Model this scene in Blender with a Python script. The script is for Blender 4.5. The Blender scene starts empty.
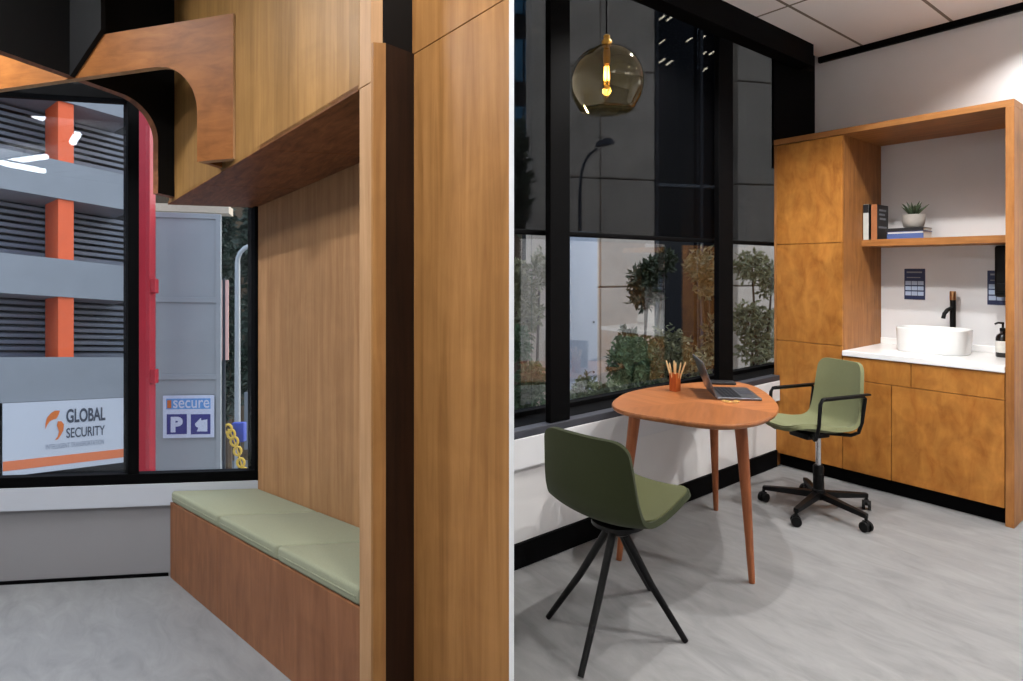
import bpy, bmesh, math, random
from mathutils import Vector, Matrix
random.seed(7)
C = bpy.context.scene.collection
PI = math.pi

# ------------------------------------------------------------------ frames
FPX, UCX, VH, H = 605.0, 511.5, 269.0, 1.45
CX, CY = 2.265, -4.95
FW = (-.7837, .6211); RT = (.6211, .7837)
def W(X, Y, Zc=0.0):                       # metres right / ahead of the tripod -> world
    return Vector((CX + FW[0]*Y + RT[0]*X, CY + FW[1]*Y + RT[1]*X, H + Zc))
def hdir(u, v):
    d = Vector(((u-UCX)/FPX, 1, -(v-VH)/FPX)); return d/math.hypot(d.x, d.y)
def at(u, v, Y):
    return W((u-UCX)/FPX*Y, Y, -(v-VH)/FPX*Y)
# lounge frame: a along its window wall, d along the bench (0 at the wall), z up from its ramped floor
LD = hdir(-87, 357); LE = hdir(4300, 350)
_Y0 = FPX*1.2/220.0
LO = Vector(((170-UCX)/FPX, 1, -(577-VH)/FPX))*_Y0
def LM(a, d, z):
    p = LO + LE*a + LD*d; return W(p.x, p.y, p.z + z)

# ------------------------------------------------------------------ materials
def lin(c):
    return tuple(((x/255)/12.92 if x/255 <= .04045 else ((x/255+.055)/1.055)**2.4) for x in c) + (1,)
def new_mat(name):
    m = bpy.data.materials.new(name); m.use_nodes = True
    nt = m.node_tree; return m, nt, nt.nodes, nt.links, nt.nodes['Principled BSDF']
def plain(name, col, rough=.5, metal=0, var=.06, scale=30, bump=0, spec=.5, coat=0):
    m, nt, N, L, b = new_mat(name)
    tc = N.new('ShaderNodeTexCoord'); no = N.new('ShaderNodeTexNoise'); no.inputs['Scale'].default_value = scale
    no.inputs['Detail'].default_value = 4
    L.new(tc.outputs['Object'], no.inputs['Vector'])
    r = N.new('ShaderNodeValToRGB'); c = lin(col)
    r.color_ramp.elements[0].color = tuple(x*(1-var) for x in c[:3])+(1,); r.color_ramp.elements[0].position = .3
    r.color_ramp.elements[1].color = tuple(min(1, x*(1+var)) for x in c[:3])+(1,); r.color_ramp.elements[1].position = .7
    L.new(no.outputs['Fac'], r.inputs['Fac']); L.new(r.outputs['Color'], b.inputs['Base Color'])
    b.inputs['Roughness'].default_value = rough; b.inputs['Metallic'].default_value = metal
    b.inputs['Specular IOR Level'].default_value = spec; b.inputs['Coat Weight'].default_value = coat
    if bump:
        bp = N.new('ShaderNodeBump'); bp.inputs['Strength'].default_value = bump; bp.inputs['Distance'].default_value = .002
        L.new(no.outputs['Fac'], bp.inputs['Height']); L.new(bp.outputs['Normal'], b.inputs['Normal'])
    return m
def wood(name, light, dark, scale=(14, 14, 1.2), mott=.25, rough=.42, plank=None, mscale=5, spec=.18):
    m, nt, N, L, b = new_mat(name)
    tc = N.new('ShaderNodeTexCoord'); mp = N.new('ShaderNodeMapping'); mp.inputs['Scale'].default_value = scale
    L.new(tc.outputs['Object'], mp.inputs['Vector'])
    no = N.new('ShaderNodeTexNoise'); no.inputs['Scale'].default_value = 2.2; no.inputs['Detail'].default_value = 7
    no.inputs['Roughness'].default_value = .62; no.inputs['Distortion'].default_value = .6
    L.new(mp.outputs['Vector'], no.inputs['Vector'])
    r = N.new('ShaderNodeValToRGB')
    r.color_ramp.elements[0].color = lin(dark); r.color_ramp.elements[0].position = .3
    r.color_ramp.elements[1].color = lin(light); r.color_ramp.elements[1].position = .66
    L.new(no.outputs['Fac'], r.inputs['Fac'])
    n2 = N.new('ShaderNodeTexNoise'); n2.inputs['Scale'].default_value = mscale; n2.inputs['Detail'].default_value = 5
    n2.inputs['Distortion'].default_value = 1.2
    L.new(tc.outputs['Object'], n2.inputs['Vector'])
    mr = N.new('ShaderNodeMapRange'); mr.inputs[1].default_value = .3; mr.inputs[2].default_value = .7
    mr.inputs[3].default_value = 1-mott; mr.inputs[4].default_value = 1+mott*.6
    L.new(n2.outputs['Fac'], mr.inputs[0])
    fac = mr.outputs[0]
    if plank:                                 # (direction, width, spread): veneer leaves of slightly different tone
        dv, wd, sp = plank
        dp = N.new('ShaderNodeVectorMath'); dp.operation = 'DOT_PRODUCT'; dp.inputs[1].default_value = dv
        L.new(tc.outputs['Object'], dp.inputs[0])
        q = N.new('ShaderNodeMath'); q.operation = 'DIVIDE'; q.inputs[1].default_value = wd; L.new(dp.outputs['Value'], q.inputs[0])
        fl = N.new('ShaderNodeMath'); fl.operation = 'FLOOR'; L.new(q.outputs[0], fl.inputs[0])
        wn = N.new('ShaderNodeTexWhiteNoise'); wn.noise_dimensions = '1D'; L.new(fl.outputs[0], wn.inputs['W'])
        m2 = N.new('ShaderNodeMapRange'); m2.inputs[3].default_value = 1-sp; m2.inputs[4].default_value = 1+sp
        L.new(wn.outputs['Value'], m2.inputs[0])
        mu = N.new('ShaderNodeMath'); mu.operation = 'MULTIPLY'; L.new(fac, mu.inputs[0]); L.new(m2.outputs[0], mu.inputs[1]); fac = mu.outputs[0]
    mx = N.new('ShaderNodeVectorMath'); mx.operation = 'SCALE'; L.new(r.outputs['Color'], mx.inputs[0]); L.new(fac, mx.inputs['Scale'])
    L.new(mx.outputs[0], b.inputs['Base Color']); b.inputs['Roughness'].default_value = rough
    b.inputs['Specular IOR Level'].default_value = spec
    return m
def fabric(name, col):
    m, nt, N, L, b = new_mat(name)
    tc = N.new('ShaderNodeTexCoord'); no = N.new('ShaderNodeTexNoise'); no.inputs['Scale'].default_value = 350; no.inputs['Detail'].default_value = 2
    L.new(tc.outputs['Object'], no.inputs['Vector'])
    r = N.new('ShaderNodeValToRGB'); c = lin(col)
    r.color_ramp.elements[0].color = tuple(x*.75 for x in c[:3])+(1,); r.color_ramp.elements[1].color = tuple(x*1.25 for x in c[:3])+(1,)
    L.new(no.outputs['Fac'], r.inputs['Fac']); L.new(r.outputs['Color'], b.inputs['Base Color'])
    b.inputs['Roughness'].default_value = .9; b.inputs['Specular IOR Level'].default_value = .15
    b.inputs['Sheen Weight'].default_value = .06
    bp = N.new('ShaderNodeBump'); bp.inputs['Strength'].default_value = .25; bp.inputs['Distance'].default_value = .001
    L.new(no.outputs['Fac'], bp.inputs['Height']); L.new(bp.outputs['Normal'], b.inputs['Normal'])
    return m
def glow(name, col, s):
    m, nt, N, L, b = new_mat(name)
    b.inputs['Emission Color'].default_value = lin(col); b.inputs['Emission Strength'].default_value = s
    return m
def schlick(N, L, f0):                        # two-sided Fresnel for thin panes
    ge = N.new('ShaderNodeNewGeometry'); dp = N.new('ShaderNodeVectorMath'); dp.operation = 'DOT_PRODUCT'
    L.new(ge.outputs['Normal'], dp.inputs[0]); L.new(ge.outputs['Incoming'], dp.inputs[1])
    ab = N.new('ShaderNodeMath'); ab.operation = 'ABSOLUTE'; L.new(dp.outputs['Value'], ab.inputs[0])
    iv = N.new('ShaderNodeMath'); iv.operation = 'SUBTRACT'; iv.inputs[0].default_value = 1; L.new(ab.outputs[0], iv.inputs[1])
    pw_ = N.new('ShaderNodeMath'); pw_.operation = 'POWER'; pw_.inputs[1].default_value = 5; L.new(iv.outputs[0], pw_.inputs[0])
    ma = N.new('ShaderNodeMath'); ma.operation = 'MULTIPLY_ADD'; ma.inputs[1].default_value = 1-f0; ma.inputs[2].default_value = f0; L.new(pw_.outputs[0], ma.inputs[0])
    return ma.outputs[0]
def pane_glass(name, tint=(235, 240, 240), f0=.05):
    m, nt, N, L, b = new_mat(name); N.remove(b)
    t = N.new('ShaderNodeBsdfTransparent'); t.inputs[0].default_value = lin(tint)
    g = N.new('ShaderNodeBsdfGlossy'); g.inputs['Roughness'].default_value = .0
    mx = N.new('ShaderNodeMixShader'); L.new(schlick(N, L, f0), mx.inputs[0]); L.new(t.outputs[0], mx.inputs[1]); L.new(g.outputs[0], mx.inputs[2])
    L.new(mx.outputs[0], N['Material Output'].inputs['Surface']); return m
def screen_cloth(name, col, openness):
    m, nt, N, L, b = new_mat(name); N.remove(b)
    t = N.new('ShaderNodeBsdfTransparent'); d = N.new('ShaderNodeBsdfDiffuse'); d.inputs[0].default_value = lin(col)
    mx = N.new('ShaderNodeMixShader'); mx.inputs[0].default_value = openness
    L.new(d.outputs[0], mx.inputs[1]); L.new(t.outputs[0], mx.inputs[2]); L.new(mx.outputs[0], N['Material Output'].inputs['Surface'])
    return m

M = {}
M['oak_panel'] = wood('oak_panel', (184, 140, 98), (160, 116, 78), (12, 12, .7), .08, .5, ((.994, .109, 0), .23, .12))
M['oak_bulk'] = wood('oak_bulkhead', (168, 126, 74), (142, 102, 54), (12, 12, .7), .1, .45, ((.994, .109, 0), .19, .12))
M['oak_face'] = wood('oak_face', (166, 118, 68), (136, 92, 48), (12, 12, .6), .1, .45)
M['oak_arch'] = wood('oak_arch', (150, 94, 46), (122, 72, 32), (2, 2, 9), .14, .5)
M['oak_bench'] = wood('oak_bench', (150, 100, 68), (124, 80, 52), (9, 9, 1.2), .12, .5)
M['oak_edge'] = wood('oak_edge', (188, 148, 108), (166, 126, 88), (14, 14, .8), .06, .5)
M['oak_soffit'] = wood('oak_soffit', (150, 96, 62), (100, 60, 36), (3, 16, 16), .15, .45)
M['birch'] = wood('birch_door', (178, 120, 56), (146, 90, 36), (6, 6, 2.2), .2, .45, None, 7)
M['birch_frame'] = wood('birch_frame', (168, 114, 64), (134, 86, 44), (14, 14, 1.2), .16, .45)
M['birch_h'] = wood('birch_horizontal', (168, 114, 64), (134, 86, 44), (1.2, 14, 14), .16, .45)
M['shaded_oak'] = wood('oak_with_shade', (52, 32, 20), (30, 18, 12), (12, 12, .8), .1, .6)  # recess shade put into the wood colour of the return sheet
M['leg_wood'] = wood('table_leg_wood', (158, 96, 62), (124, 70, 42), (18, 18, 1.2), .15, .38)
M['cup_wood'] = wood('cup_wood', (198, 104, 52), (166, 80, 36), (18, 18, 2), .12, .4)
M['pencil'] = plain('pencil', (222, 188, 136), .6)
M['white_paint'] = plain('white_paint', (206, 207, 210), .6, 0, .02, 6)
M['grey_dado'] = plain('mid_grey_paint', (138, 136, 138), .7, 0, .02, 5); M['ledge_grey'] = plain('cool_white_ledge', (186, 190, 198), .6, 0, .02, 6)
M['bright_white'] = plain('bright_white_paint', (250, 250, 250), .5, 0, .01, 6)
M['warm_white'] = plain('warm_white_wall', (214, 214, 216), .7, 0, .02, 5)
M['grey_paint'] = plain('grey_paint', (212, 211, 211), .7, 0, .02, 5)
M['solid_surface'] = plain('solid_surface', (236, 236, 236), .25, 0, .02, 8, 0, .5)
M['ceramic'] = plain('white_ceramic', (232, 234, 234), .22, 0, .02, 10, 0, .5, .3)
M['black_frame'] = plain('black_frame', (4, 4, 5), .7, 0, .1, 20, 0, .06)
M['slate'] = plain('slate_sill', (52, 54, 62), .5, 0, .06, 15)
M['black_metal'] = plain('black_metal', (6, 6, 7), .45, 0, .1, 40, 0, .2)
M['black_plastic'] = plain('black_plastic', (7, 7, 8), .5, 0, .1, 40, 0, .2)
M['black_and_shade'] = plain('black_wall_and_shade', (7, 6, 6), .7, 0, .1, 20, 0, .2)  # own black of the wall; painted shade on arch and gap
M['black_ceil'] = plain('black_ceiling', (12, 11, 14), .6, 0, .1, 6, 0, .3)
M['chrome'] = plain('chrome', (200, 200, 200), .25, 1)
M['brass'] = plain('brass', (196, 150, 72), .28, 1)
M['bronze'] = plain('knurled_bronze', (176, 132, 92), .35, 1)
M['gold'] = plain('gold_wire', (232, 198, 120), .35, .5)
M['alu'] = plain('dark_aluminium', (110, 112, 118), .35, .8)
M['keys'] = plain('laptop_keys', (22, 24, 30), .5)
M['screen'] = plain('laptop_screen_off', (10, 11, 14), .15)
M['green'] = fabric('olive_fabric', (76, 78, 50)); M['hull'] = fabric('shaded_olive_fabric', (40, 45, 24))  # hull repeats the olive cloth with the back's shade in its colour
M['sage'] = fabric('sage_fabric', (116, 119, 88)); M['cushion'] = fabric('cushion_fabric', (142, 144, 120))
M['concrete'] = plain('precast_concrete', (200, 184, 168), .85, 0, .12, 3, .3)
M['concrete_joint'] = plain('concrete_joint', (120, 108, 96), .9)
M['pale_reflection'] = plain('pale_reflection_block', (186, 192, 204), .7, 0, .05, 3)  # tone for the block imitating a reflection
M['plaza'] = plain('plaza_paving', (120, 118, 112), .9, 0, .1, 4)
M['dark_glass'] = plain('dark_glazing', (7, 9, 18), .12, 0, .1, 2, 0, .2)
M['blue_glass'] = plain('blue_glazing', (84, 144, 184), .15, 0, .1, 2)
M['dark_clad'] = plain('dark_cladding', (30, 32, 38), .6, 0, .1, 3)
M['spandrel'] = plain('grey_spandrel', (134, 140, 148), .75, 0, .06, 1.2)
M['louvre'] = plain('louvre_blade', (118, 125, 138), .5, 0, .06, 3)
M['louvre_back'] = plain('louvre_void', (22, 25, 32), .8)
M['orange'] = plain('orange_column', (230, 100, 56), .6, 0, .06, 2)
M['red'] = plain('red_post', (178, 30, 46), .45, 0, .05, 3)
M['gate'] = plain('grey_gate', (156, 160, 164), .55, 0, .04, 2)
M['steel_pale'] = plain('galvanised', (168, 172, 176), .5, .2)
M['dark_steel'] = plain('dark_lamp_steel', (40, 46, 56), .5, .2)
M['banner'] = plain('banner_white', (190, 196, 208), .6, 0, .02)
M['banner_orange'] = plain('banner_orange', (216, 118, 74), .6, 0, .04)
M['logo_orange'] = plain('logo_orange', (206, 108, 40), .6)
M['ink'] = plain('slate_ink', (64, 70, 84), .6)
M['ink_pale'] = plain('pale_ink', (130, 138, 152), .6)
M['sky_blue'] = plain('sign_sky_blue', (92, 150, 214), .5)
M['navy'] = plain('sign_navy', (40, 40, 124), .5)
M['sign_white'] = plain('sign_white', (206, 212, 232), .5)
M['pink'] = plain('faded_pink', (226, 178, 168), .7)
M['beige'] = plain('beige_beam', (206, 190, 168), .7)
M['yellow'] = plain('yellow_plastic', (226, 186, 70), .6)
M['blue_box'] = plain('blue_plastic', (56, 76, 170), .6)
M['brown_wall'] = plain('brown_wall', (96, 78, 58), .8, 0, .1, 2)
M['asphalt'] = plain('asphalt', (112, 118, 124), .9, 0, .08, 2)
M['poster'] = plain('poster_navy', (30, 44, 84), .5)
M['poster_light'] = plain('poster_light', (172, 190, 216), .5)
M['soil'] = plain('soil', (48, 38, 30), .95)
M['bark'] = plain('bark', (84, 68, 54), .9)
M['pot'] = plain('pot_grey', (166, 162, 156), .7)
M['amber'] = plain('dark_amber_bottle', (20, 14, 12), .2)
M['paper'] = plain('paper', (222, 220, 214), .8)
M['book_white'] = plain('book_white', (190, 192, 190), .6)
M['book_orange'] = plain('book_orange', (160, 100, 60), .6)
M['book_black'] = plain('book_black', (20, 20, 24), .5)
M['book_blue'] = plain('book_blue', (70, 92, 150), .5)
M['print_grey'] = plain('print_grey', (128, 132, 140), .6)
M['glass'] = pane_glass('coated_window_glass', (228, 232, 234), .11); M['glass_clear'] = pane_glass('window_glass', (238, 242, 244), .045)
M['blind'] = screen_cloth('screen_cloth', (8, 8, 9), .38)
M['lens'] = glow('downlight_lens', (255, 238, 214), 6)
M['office_light'] = glow('office_light', (255, 236, 200), 5)
M['led'] = glow('led_tube', (244, 248, 255), 22)
M['filament'] = glow('filament', (255, 190, 96), 60)
def leafm(n, c): return plain(n, c, .6, 0, .35, 9)
M['leaf_dark'] = leafm('leaf_dark', (76, 84, 60)); M['leaf_mid'] = leafm('leaf_mid', (96, 122, 88))
M['leaf_olive'] = leafm('leaf_olive', (136, 134, 100)); M['leaf_pale'] = leafm('leaf_pale', (140, 148, 118))
M['leaf_aloe'] = leafm('leaf_aloe', (58, 74, 50)); M['leaf_deep'] = leafm('leaf_deep_green', (34, 52, 40))  # last one is the deep green of the street trees

def smoke_glass():
    m, nt, N, L, b = new_mat('smoked_amber_glass'); N.remove(b)
    t = N.new('ShaderNodeBsdfTransparent'); t.inputs[0].default_value = (.54, .48, .29, 1)
    g = N.new('ShaderNodeBsdfGlossy'); g.inputs['Roughness'].default_value = .02; g.inputs[0].default_value = (1, .95, .8, 1)
    mx = N.new('ShaderNodeMixShader'); L.new(schlick(N, L, .06), mx.inputs[0]); L.new(t.outputs[0], mx.inputs[1]); L.new(g.outputs[0], mx.inputs[2])
    L.new(mx.outputs[0], N['Material Output'].inputs['Surface']); return m
M['smoke'] = smoke_glass()

def floor_mat():
    m, nt, N, L, b = new_mat('mottled_vinyl_floor')
    tc = N.new('ShaderNodeTexCoord'); mp = N.new('ShaderNodeMapping'); mp.inputs['Rotation'].default_value = (0, 0, .9); mp.inputs['Scale'].default_value = (1.3, 4, 1)
    L.new(tc.outputs['Object'], mp.inputs['Vector'])
    no = N.new('ShaderNodeTexNoise'); no.inputs['Scale'].default_value = 2.5; no.inputs['Detail'].default_value = 8; no.inputs['Roughness'].default_value = .65; no.inputs['Distortion'].default_value = .8
    L.new(mp.outputs['Vector'], no.inputs['Vector'])
    r = N.new('ShaderNodeValToRGB'); r.color_ramp.elements[0].color = lin((117, 117, 118)); r.color_ramp.elements[0].position = .3
    r.color_ramp.elements[1].color = lin((139, 139, 139)); r.color_ramp.elements[1].position = .68
    L.new(no.outputs['Fac'], r.inputs['Fac']); L.new(r.outputs['Color'], b.inputs['Base Color'])
    b.inputs['Roughness'].default_value = .5; b.inputs['Specular IOR Level'].default_value = .3; return m
M['floor'] = floor_mat()

def ceil_mat():
    m, nt, N, L, b = new_mat('ceiling_tiles')
    tc = N.new('ShaderNodeTexCoord'); sp = N.new('ShaderNodeSeparateXYZ'); L.new(tc.outputs['Object'], sp.inputs[0])
    def line(sock, off, size, w):
        a = N.new('ShaderNodeMath'); a.operation = 'SUBTRACT'; a.inputs[1].default_value = off; L.new(sock, a.inputs[0])
        q = N.new('ShaderNodeMath'); q.operation = 'DIVIDE'; q.inputs[1].default_value = size; L.new(a.outputs[0], q.inputs[0])
        f = N.new('ShaderNodeMath'); f.operation = 'FRACT'; L.new(q.outputs[0], f.inputs[0])
        lt = N.new('ShaderNodeMath'); lt.operation = 'LESS_THAN'; lt.inputs[1].default_value = w/size; L.new(f.outputs[0], lt.inputs[0]); return lt.outputs[0]
    a = line(sp.outputs['X'], .315, .57, .02); c = line(sp.outputs['Y'], -1.15, 1.2, .02)
    mxm = N.new('ShaderNodeMath'); mxm.operation = 'MAXIMUM'; L.new(a, mxm.inputs[0]); L.new(c, mxm.inputs[1])
    mix = N.new('ShaderNodeMix'); mix.data_type = 'RGBA'; mix.inputs[6].default_value = lin((238, 236, 236)); mix.inputs[7].default_value = lin((120, 112, 102))
    L.new(mxm.outputs[0], mix.inputs[0]); L.new(mix.outputs[2], b.inputs['Base Color']); b.inputs['Roughness'].default_value = .9; return m
M['ceil'] = ceil_mat()

def table_mat():                              # three book-matched veneer leaves meeting in the middle
    m, nt, N, L, b = new_mat('table_veneer')
    tc = N.new('ShaderNodeTexCoord'); sp = N.new('ShaderNodeSeparateXYZ'); L.new(tc.outputs['Object'], sp.inputs[0])
    an = N.new('ShaderNodeMath'); an.operation = 'ARCTAN2'; L.new(sp.outputs['Y'], an.inputs[0]); L.new(sp.outputs['X'], an.inputs[1])
    ad = N.new('ShaderNodeMath'); ad.inputs[1].default_value = 4.0; L.new(an.outputs[0], ad.inputs[0])
    dv = N.new('ShaderNodeMath'); dv.operation = 'DIVIDE'; dv.inputs[1].default_value = 2*PI/3; L.new(ad.outputs[0], dv.inputs[0])
    fl = N.new('ShaderNodeMath'); fl.operation = 'FLOOR'; L.new(dv.outputs[0], fl.inputs[0])
    ro = N.new('ShaderNodeVectorRotate'); ro.rotation_type = 'Z_AXIS'; L.new(tc.outputs['Object'], ro.inputs['Vector'])
    ml = N.new('ShaderNodeMath'); ml.operation = 'MULTIPLY'; ml.inputs[1].default_value = -2*PI/3; L.new(fl.outputs[0], ml.inputs[0]); L.new(ml.outputs[0], ro.inputs['Angle'])
    mp = N.new('ShaderNodeMapping'); mp.inputs['Scale'].default_value = (2, 22, 6); L.new(ro.outputs[0], mp.inputs['Vector'])
    no = N.new('ShaderNodeTexNoise'); no.inputs['Scale'].default_value = 2; no.inputs['Detail'].default_value = 6; L.new(mp.outputs[0], no.inputs['Vector'])
    r = N.new('ShaderNodeValToRGB'); r.color_ramp.elements[0].color = lin((134, 80, 44)); r.color_ramp.elements[0].position = .25
    r.color_ramp.elements[1].color = lin((166, 104, 60)); r.color_ramp.elements[1].position = .75
    L.new(no.outputs['Fac'], r.inputs['Fac'])
    wn = N.new('ShaderNodeTexWhiteNoise'); wn.noise_dimensions = '1D'; L.new(fl.outputs[0], wn.inputs['W'])
    mr = N.new('ShaderNodeMapRange'); mr.inputs[3].default_value = .82; mr.inputs[4].default_value = 1.2; L.new(wn.outputs['Value'], mr.inputs[0])
    sc = N.new('ShaderNodeVectorMath'); sc.operation = 'SCALE'; L.new(r.outputs['Color'], sc.inputs[0]); L.new(mr.outputs[0], sc.inputs['Scale'])
    L.new(sc.outputs[0], b.inputs['Base Color']); b.inputs['Roughness'].default_value = .36; b.inputs['Specular IOR Level'].default_value = .4
    return m
M['table'] = table_mat()

# ------------------------------------------------------------------ mesh helpers
class MB:
    def __init__(s, fn=None): s.v = []; s.f = []; s.fn = fn
    def pt(s, p):
        q = s.fn(*p) if s.fn else Vector(p); s.v.append(Vector(q)); return len(s.v)-1
    def add(s, vs, fs):
        o = len(s.v)
        for p in vs: s.pt(p)
        for f in fs: s.f.append([i+o for i in f])
    def box(s, x0, x1, y0, y1, z0, z1):
        s.add([(x0,y0,z0),(x1,y0,z0),(x1,y1,z0),(x0,y1,z0),(x0,y0,z1),(x1,y0,z1),(x1,y1,z1),(x0,y1,z1)],
              [(0,3,2,1),(4,5,6,7),(0,1,5,4),(1,2,6,5),(2,3,7,6),(3,0,4,7)]); return s
    def rbox(s, x0, x1, y0, y1, z0, z1, r, seg=3):     # box with rounded edges
        bm = bmesh.new(); bmesh.ops.create_cube(bm, size=1)
        for v in bm.verts: v.co = Vector(((x0+x1)/2+v.co.x*(x1-x0), (y0+y1)/2+v.co.y*(y1-y0), (z0+z1)/2+v.co.z*(z1-z0)))
        bmesh.ops.bevel(bm, geom=bm.edges[:], offset=r, segments=seg, profile=.5, affect='EDGES')
        s.frombm(bm); return s
    def frombm(s, bm):
        bm.verts.index_update()
        s.add([tuple(v.co) for v in bm.verts], [[v.index for v in f.verts] for f in bm.faces]); bm.free()
    def rpoly(s, poly, z0, z1, r=0, seg=3):           # rounded prism over a plan polygon
        bm = bmesh.new(); lo = [bm.verts.new((x,y,z0)) for x,y in poly]; hi = [bm.verts.new((x,y,z1)) for x,y in poly]; n = len(poly)
        bm.faces.new(lo[::-1]); bm.faces.new(hi)
        for i in range(n): bm.faces.new((lo[i],lo[(i+1)%n],hi[(i+1)%n],hi[i]))
        if r: bmesh.ops.bevel(bm, geom=bm.edges[:], offset=r, segments=seg, profile=.5, affect='EDGES')
        s.frombm(bm); return s
    def tube(s, pts, rad, n=12, cap=True, sq=None):
        pts = [Vector(p) for p in pts]; rs = rad if isinstance(rad, (list, tuple)) else [rad]*len(pts)
        ring = []; prev = None
        for i, p in enumerate(pts):
            t = (pts[min(i+1, len(pts)-1)] - pts[max(i-1, 0)]).normalized()
            if prev is None:
                a = Vector((0,0,1)) if abs(t.z) < .9 else Vector((1,0,0)); nx = t.cross(a).normalized()
            else: nx = (prev - t*prev.dot(t)).normalized()
            prev = nx; ny = t.cross(nx)
            ring.append([p + (nx*math.cos(2*PI*k/n) + ny*math.sin(2*PI*k/n))*rs[i] for k in range(n)])
        vs = [tuple(q) for rr in ring for q in rr]; fs = []
        for i in range(len(pts)-1):
            for k in range(n):
                fs.append((i*n+k, i*n+(k+1)%n, (i+1)*n+(k+1)%n, (i+1)*n+k))
        if cap: fs.append(tuple(range(n-1,-1,-1))); fs.append(tuple((len(pts)-1)*n+k for k in range(n)))
        s.add(vs, fs); return s
    def lathe(s, prof, c=(0,0,0), n=32, cap=True):
        vs = []; fs = []
        for (r, z) in prof:
            for k in range(n): vs.append((c[0]+r*math.cos(2*PI*k/n), c[1]+r*math.sin(2*PI*k/n), c[2]+z))
        for i in range(len(prof)-1):
            for k in range(n): fs.append((i*n+k, i*n+(k+1)%n, (i+1)*n+(k+1)%n, (i+1)*n+k))
        if cap: fs.append(tuple(range(n-1,-1,-1))); fs.append(tuple((len(prof)-1)*n+k for k in range(n)))
        s.add(vs, fs); return s
    def prism(s, poly, ax):                     # poly: 3-D points, ax: extrusion vector
        n = len(poly); a = Vector(ax)
        s.add([tuple(p) for p in poly] + [tuple(Vector(p)+a) for p in poly],
              [tuple(range(n)), tuple(range(2*n-1, n-1, -1))] + [(i, i+n, (i+1)%n+n, (i+1)%n) for i in range(n)]); return s
    def build(s, name, mat, parent=None, smooth=False, bevel=0, seg=2, local=False):
        off = Vector((0,0,0)) if (local or parent is None) else world_loc(parent)
        me = bpy.data.meshes.new(name); me.from_pydata([tuple(p-off) for p in s.v], [], s.f)
        bm = bmesh.new(); bm.from_mesh(me); bmesh.ops.recalc_face_normals(bm, faces=bm.faces); bm.to_mesh(me); bm.free()
        me.materials.append(mat if not isinstance(mat, str) else M[mat])
        o = bpy.data.objects.new(name, me); C.objects.link(o)
        if parent: o.parent = parent
        if smooth:
            for p in me.polygons: p.use_smooth = True
        if bevel:
            b = o.modifiers.new('bevel', 'BEVEL'); b.width = bevel; b.segments = seg; b.limit_method = 'ANGLE'; b.angle_limit = .6
        if smooth: sharp(me)
        return o
def sharp(me, ang=.7):
    bm = bmesh.new(); bm.from_mesh(me)
    for e in bm.edges:
        if len(e.link_faces) == 2 and e.calc_face_angle(0) > ang: e.smooth = False
    bm.to_mesh(me); bm.free()
def world_loc(o):
    v = Vector(o.location)
    while o.parent: o = o.parent; v += Vector(o.location)
    return v
def thing(name, label, cat, loc=(0,0,0), rz=0, group=None):
    o = bpy.data.objects.new(name, None); C.objects.link(o); o.empty_display_size = .1
    o.location = loc; o.rotation_euler = (0,0,rz); return tag(o, label, cat, group)
def tag(o, label, cat, group=None, kind=None):
    o['label'] = label; o['category'] = cat
    if group: o['group'] = group
    if kind: o['kind'] = kind
    return o
def struct(o, label=None, cat=None):
    o['kind'] = 'structure'
    if label: o['label'] = label
    if cat: o['category'] = cat
    return o
def copy_tree(o, parent=None):
    c = o.copy(); C.objects.link(c); c.parent = parent
    for ch in list(o.children): copy_tree(ch, c)
    return c
def text_mb(txt, size, org, ex, ey, ez=None, bold=0, width=None, depth=.004):
    cu = bpy.data.curves.new('t', 'FONT'); cu.body = txt; cu.size = 1; cu.offset = bold; cu.extrude = .0
    to = bpy.data.objects.new('t', cu); C.objects.link(to)
    bpy.context.view_layer.update(); dg = bpy.context.evaluated_depsgraph_get()
    me = bpy.data.meshes.new_from_object(to.evaluated_get(dg))
    xs = [v.co.x for v in me.vertices]; ys = [v.co.y for v in me.vertices]
    sx = sy = size
    if width: sx = width/(max(xs)-min(xs)); sy = size/(max(ys)-min(ys))
    mb = MB(); ex = Vector(ex); ey = Vector(ey); n = Vector(ez) if ez else ex.cross(ey).normalized()
    o3 = Vector(org)
    mb.add([tuple(o3 + ex*((v.co.x-min(xs))*sx) + ey*((v.co.y-min(ys))*sy) + n*depth) for v in me.vertices], [tuple(p.vertices) for p in me.polygons])
    bpy.data.objects.remove(to); bpy.data.curves.remove(cu); bpy.data.meshes.remove(me)
    return mb

# ------------------------------------------------------------------ camera
cam = bpy.data.cameras.new('camera'); co = bpy.data.objects.new('camera', cam); C.objects.link(co)
co.location = (CX, CY, H); co.rotation_euler = (PI/2, 0, math.atan2(-FW[0], FW[1]))
cam.sensor_width = 36; cam.lens = FPX/1023*36; cam.shift_y = -(340.5-VH)/1023; cam.clip_start = .05
bpy.context.scene.camera = co

# ================================================================== RIGHT ROOM: shell
CH = 3.14; FY0 = -.66
c0 = W(0, 1.55)
fl = MB(); pl = [(0,-3.16),(0,0),(5,0),(5,-13),(-6.09,-13),(c0.x,c0.y)]
fl.prism([(x,y,0) for x,y in pl], (0,0,-.12)); struct(fl.build('floor', 'floor'))
ce = MB(); ce.prism([(x,y,CH) for x,y in pl], (0,0,.35)); struct(ce.build('ceiling', 'ceil'))
struct(MB().box(-.2,5,0,.12,-.1,CH+.3).build('wall_north', 'warm_white'))
struct(MB().box(5,5.12,-13,.12,-.1,CH+.3).build('wall_east', 'warm_white'))
struct(MB().box(-7.5,5,-13.12,-13,-.4,CH+.5).build('wall_south', 'warm_white'))
GX = -.22                                        # glass plane, set back behind the posts
struct(MB().box(-.27,-.02,-3.17,0,-.1,.62).build('wall_west', 'grey_paint'))
struct(MB().box(-.27,-.0,-3.17,0,3.28,CH+.35).build('trim_1', 'black_frame'))
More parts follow.
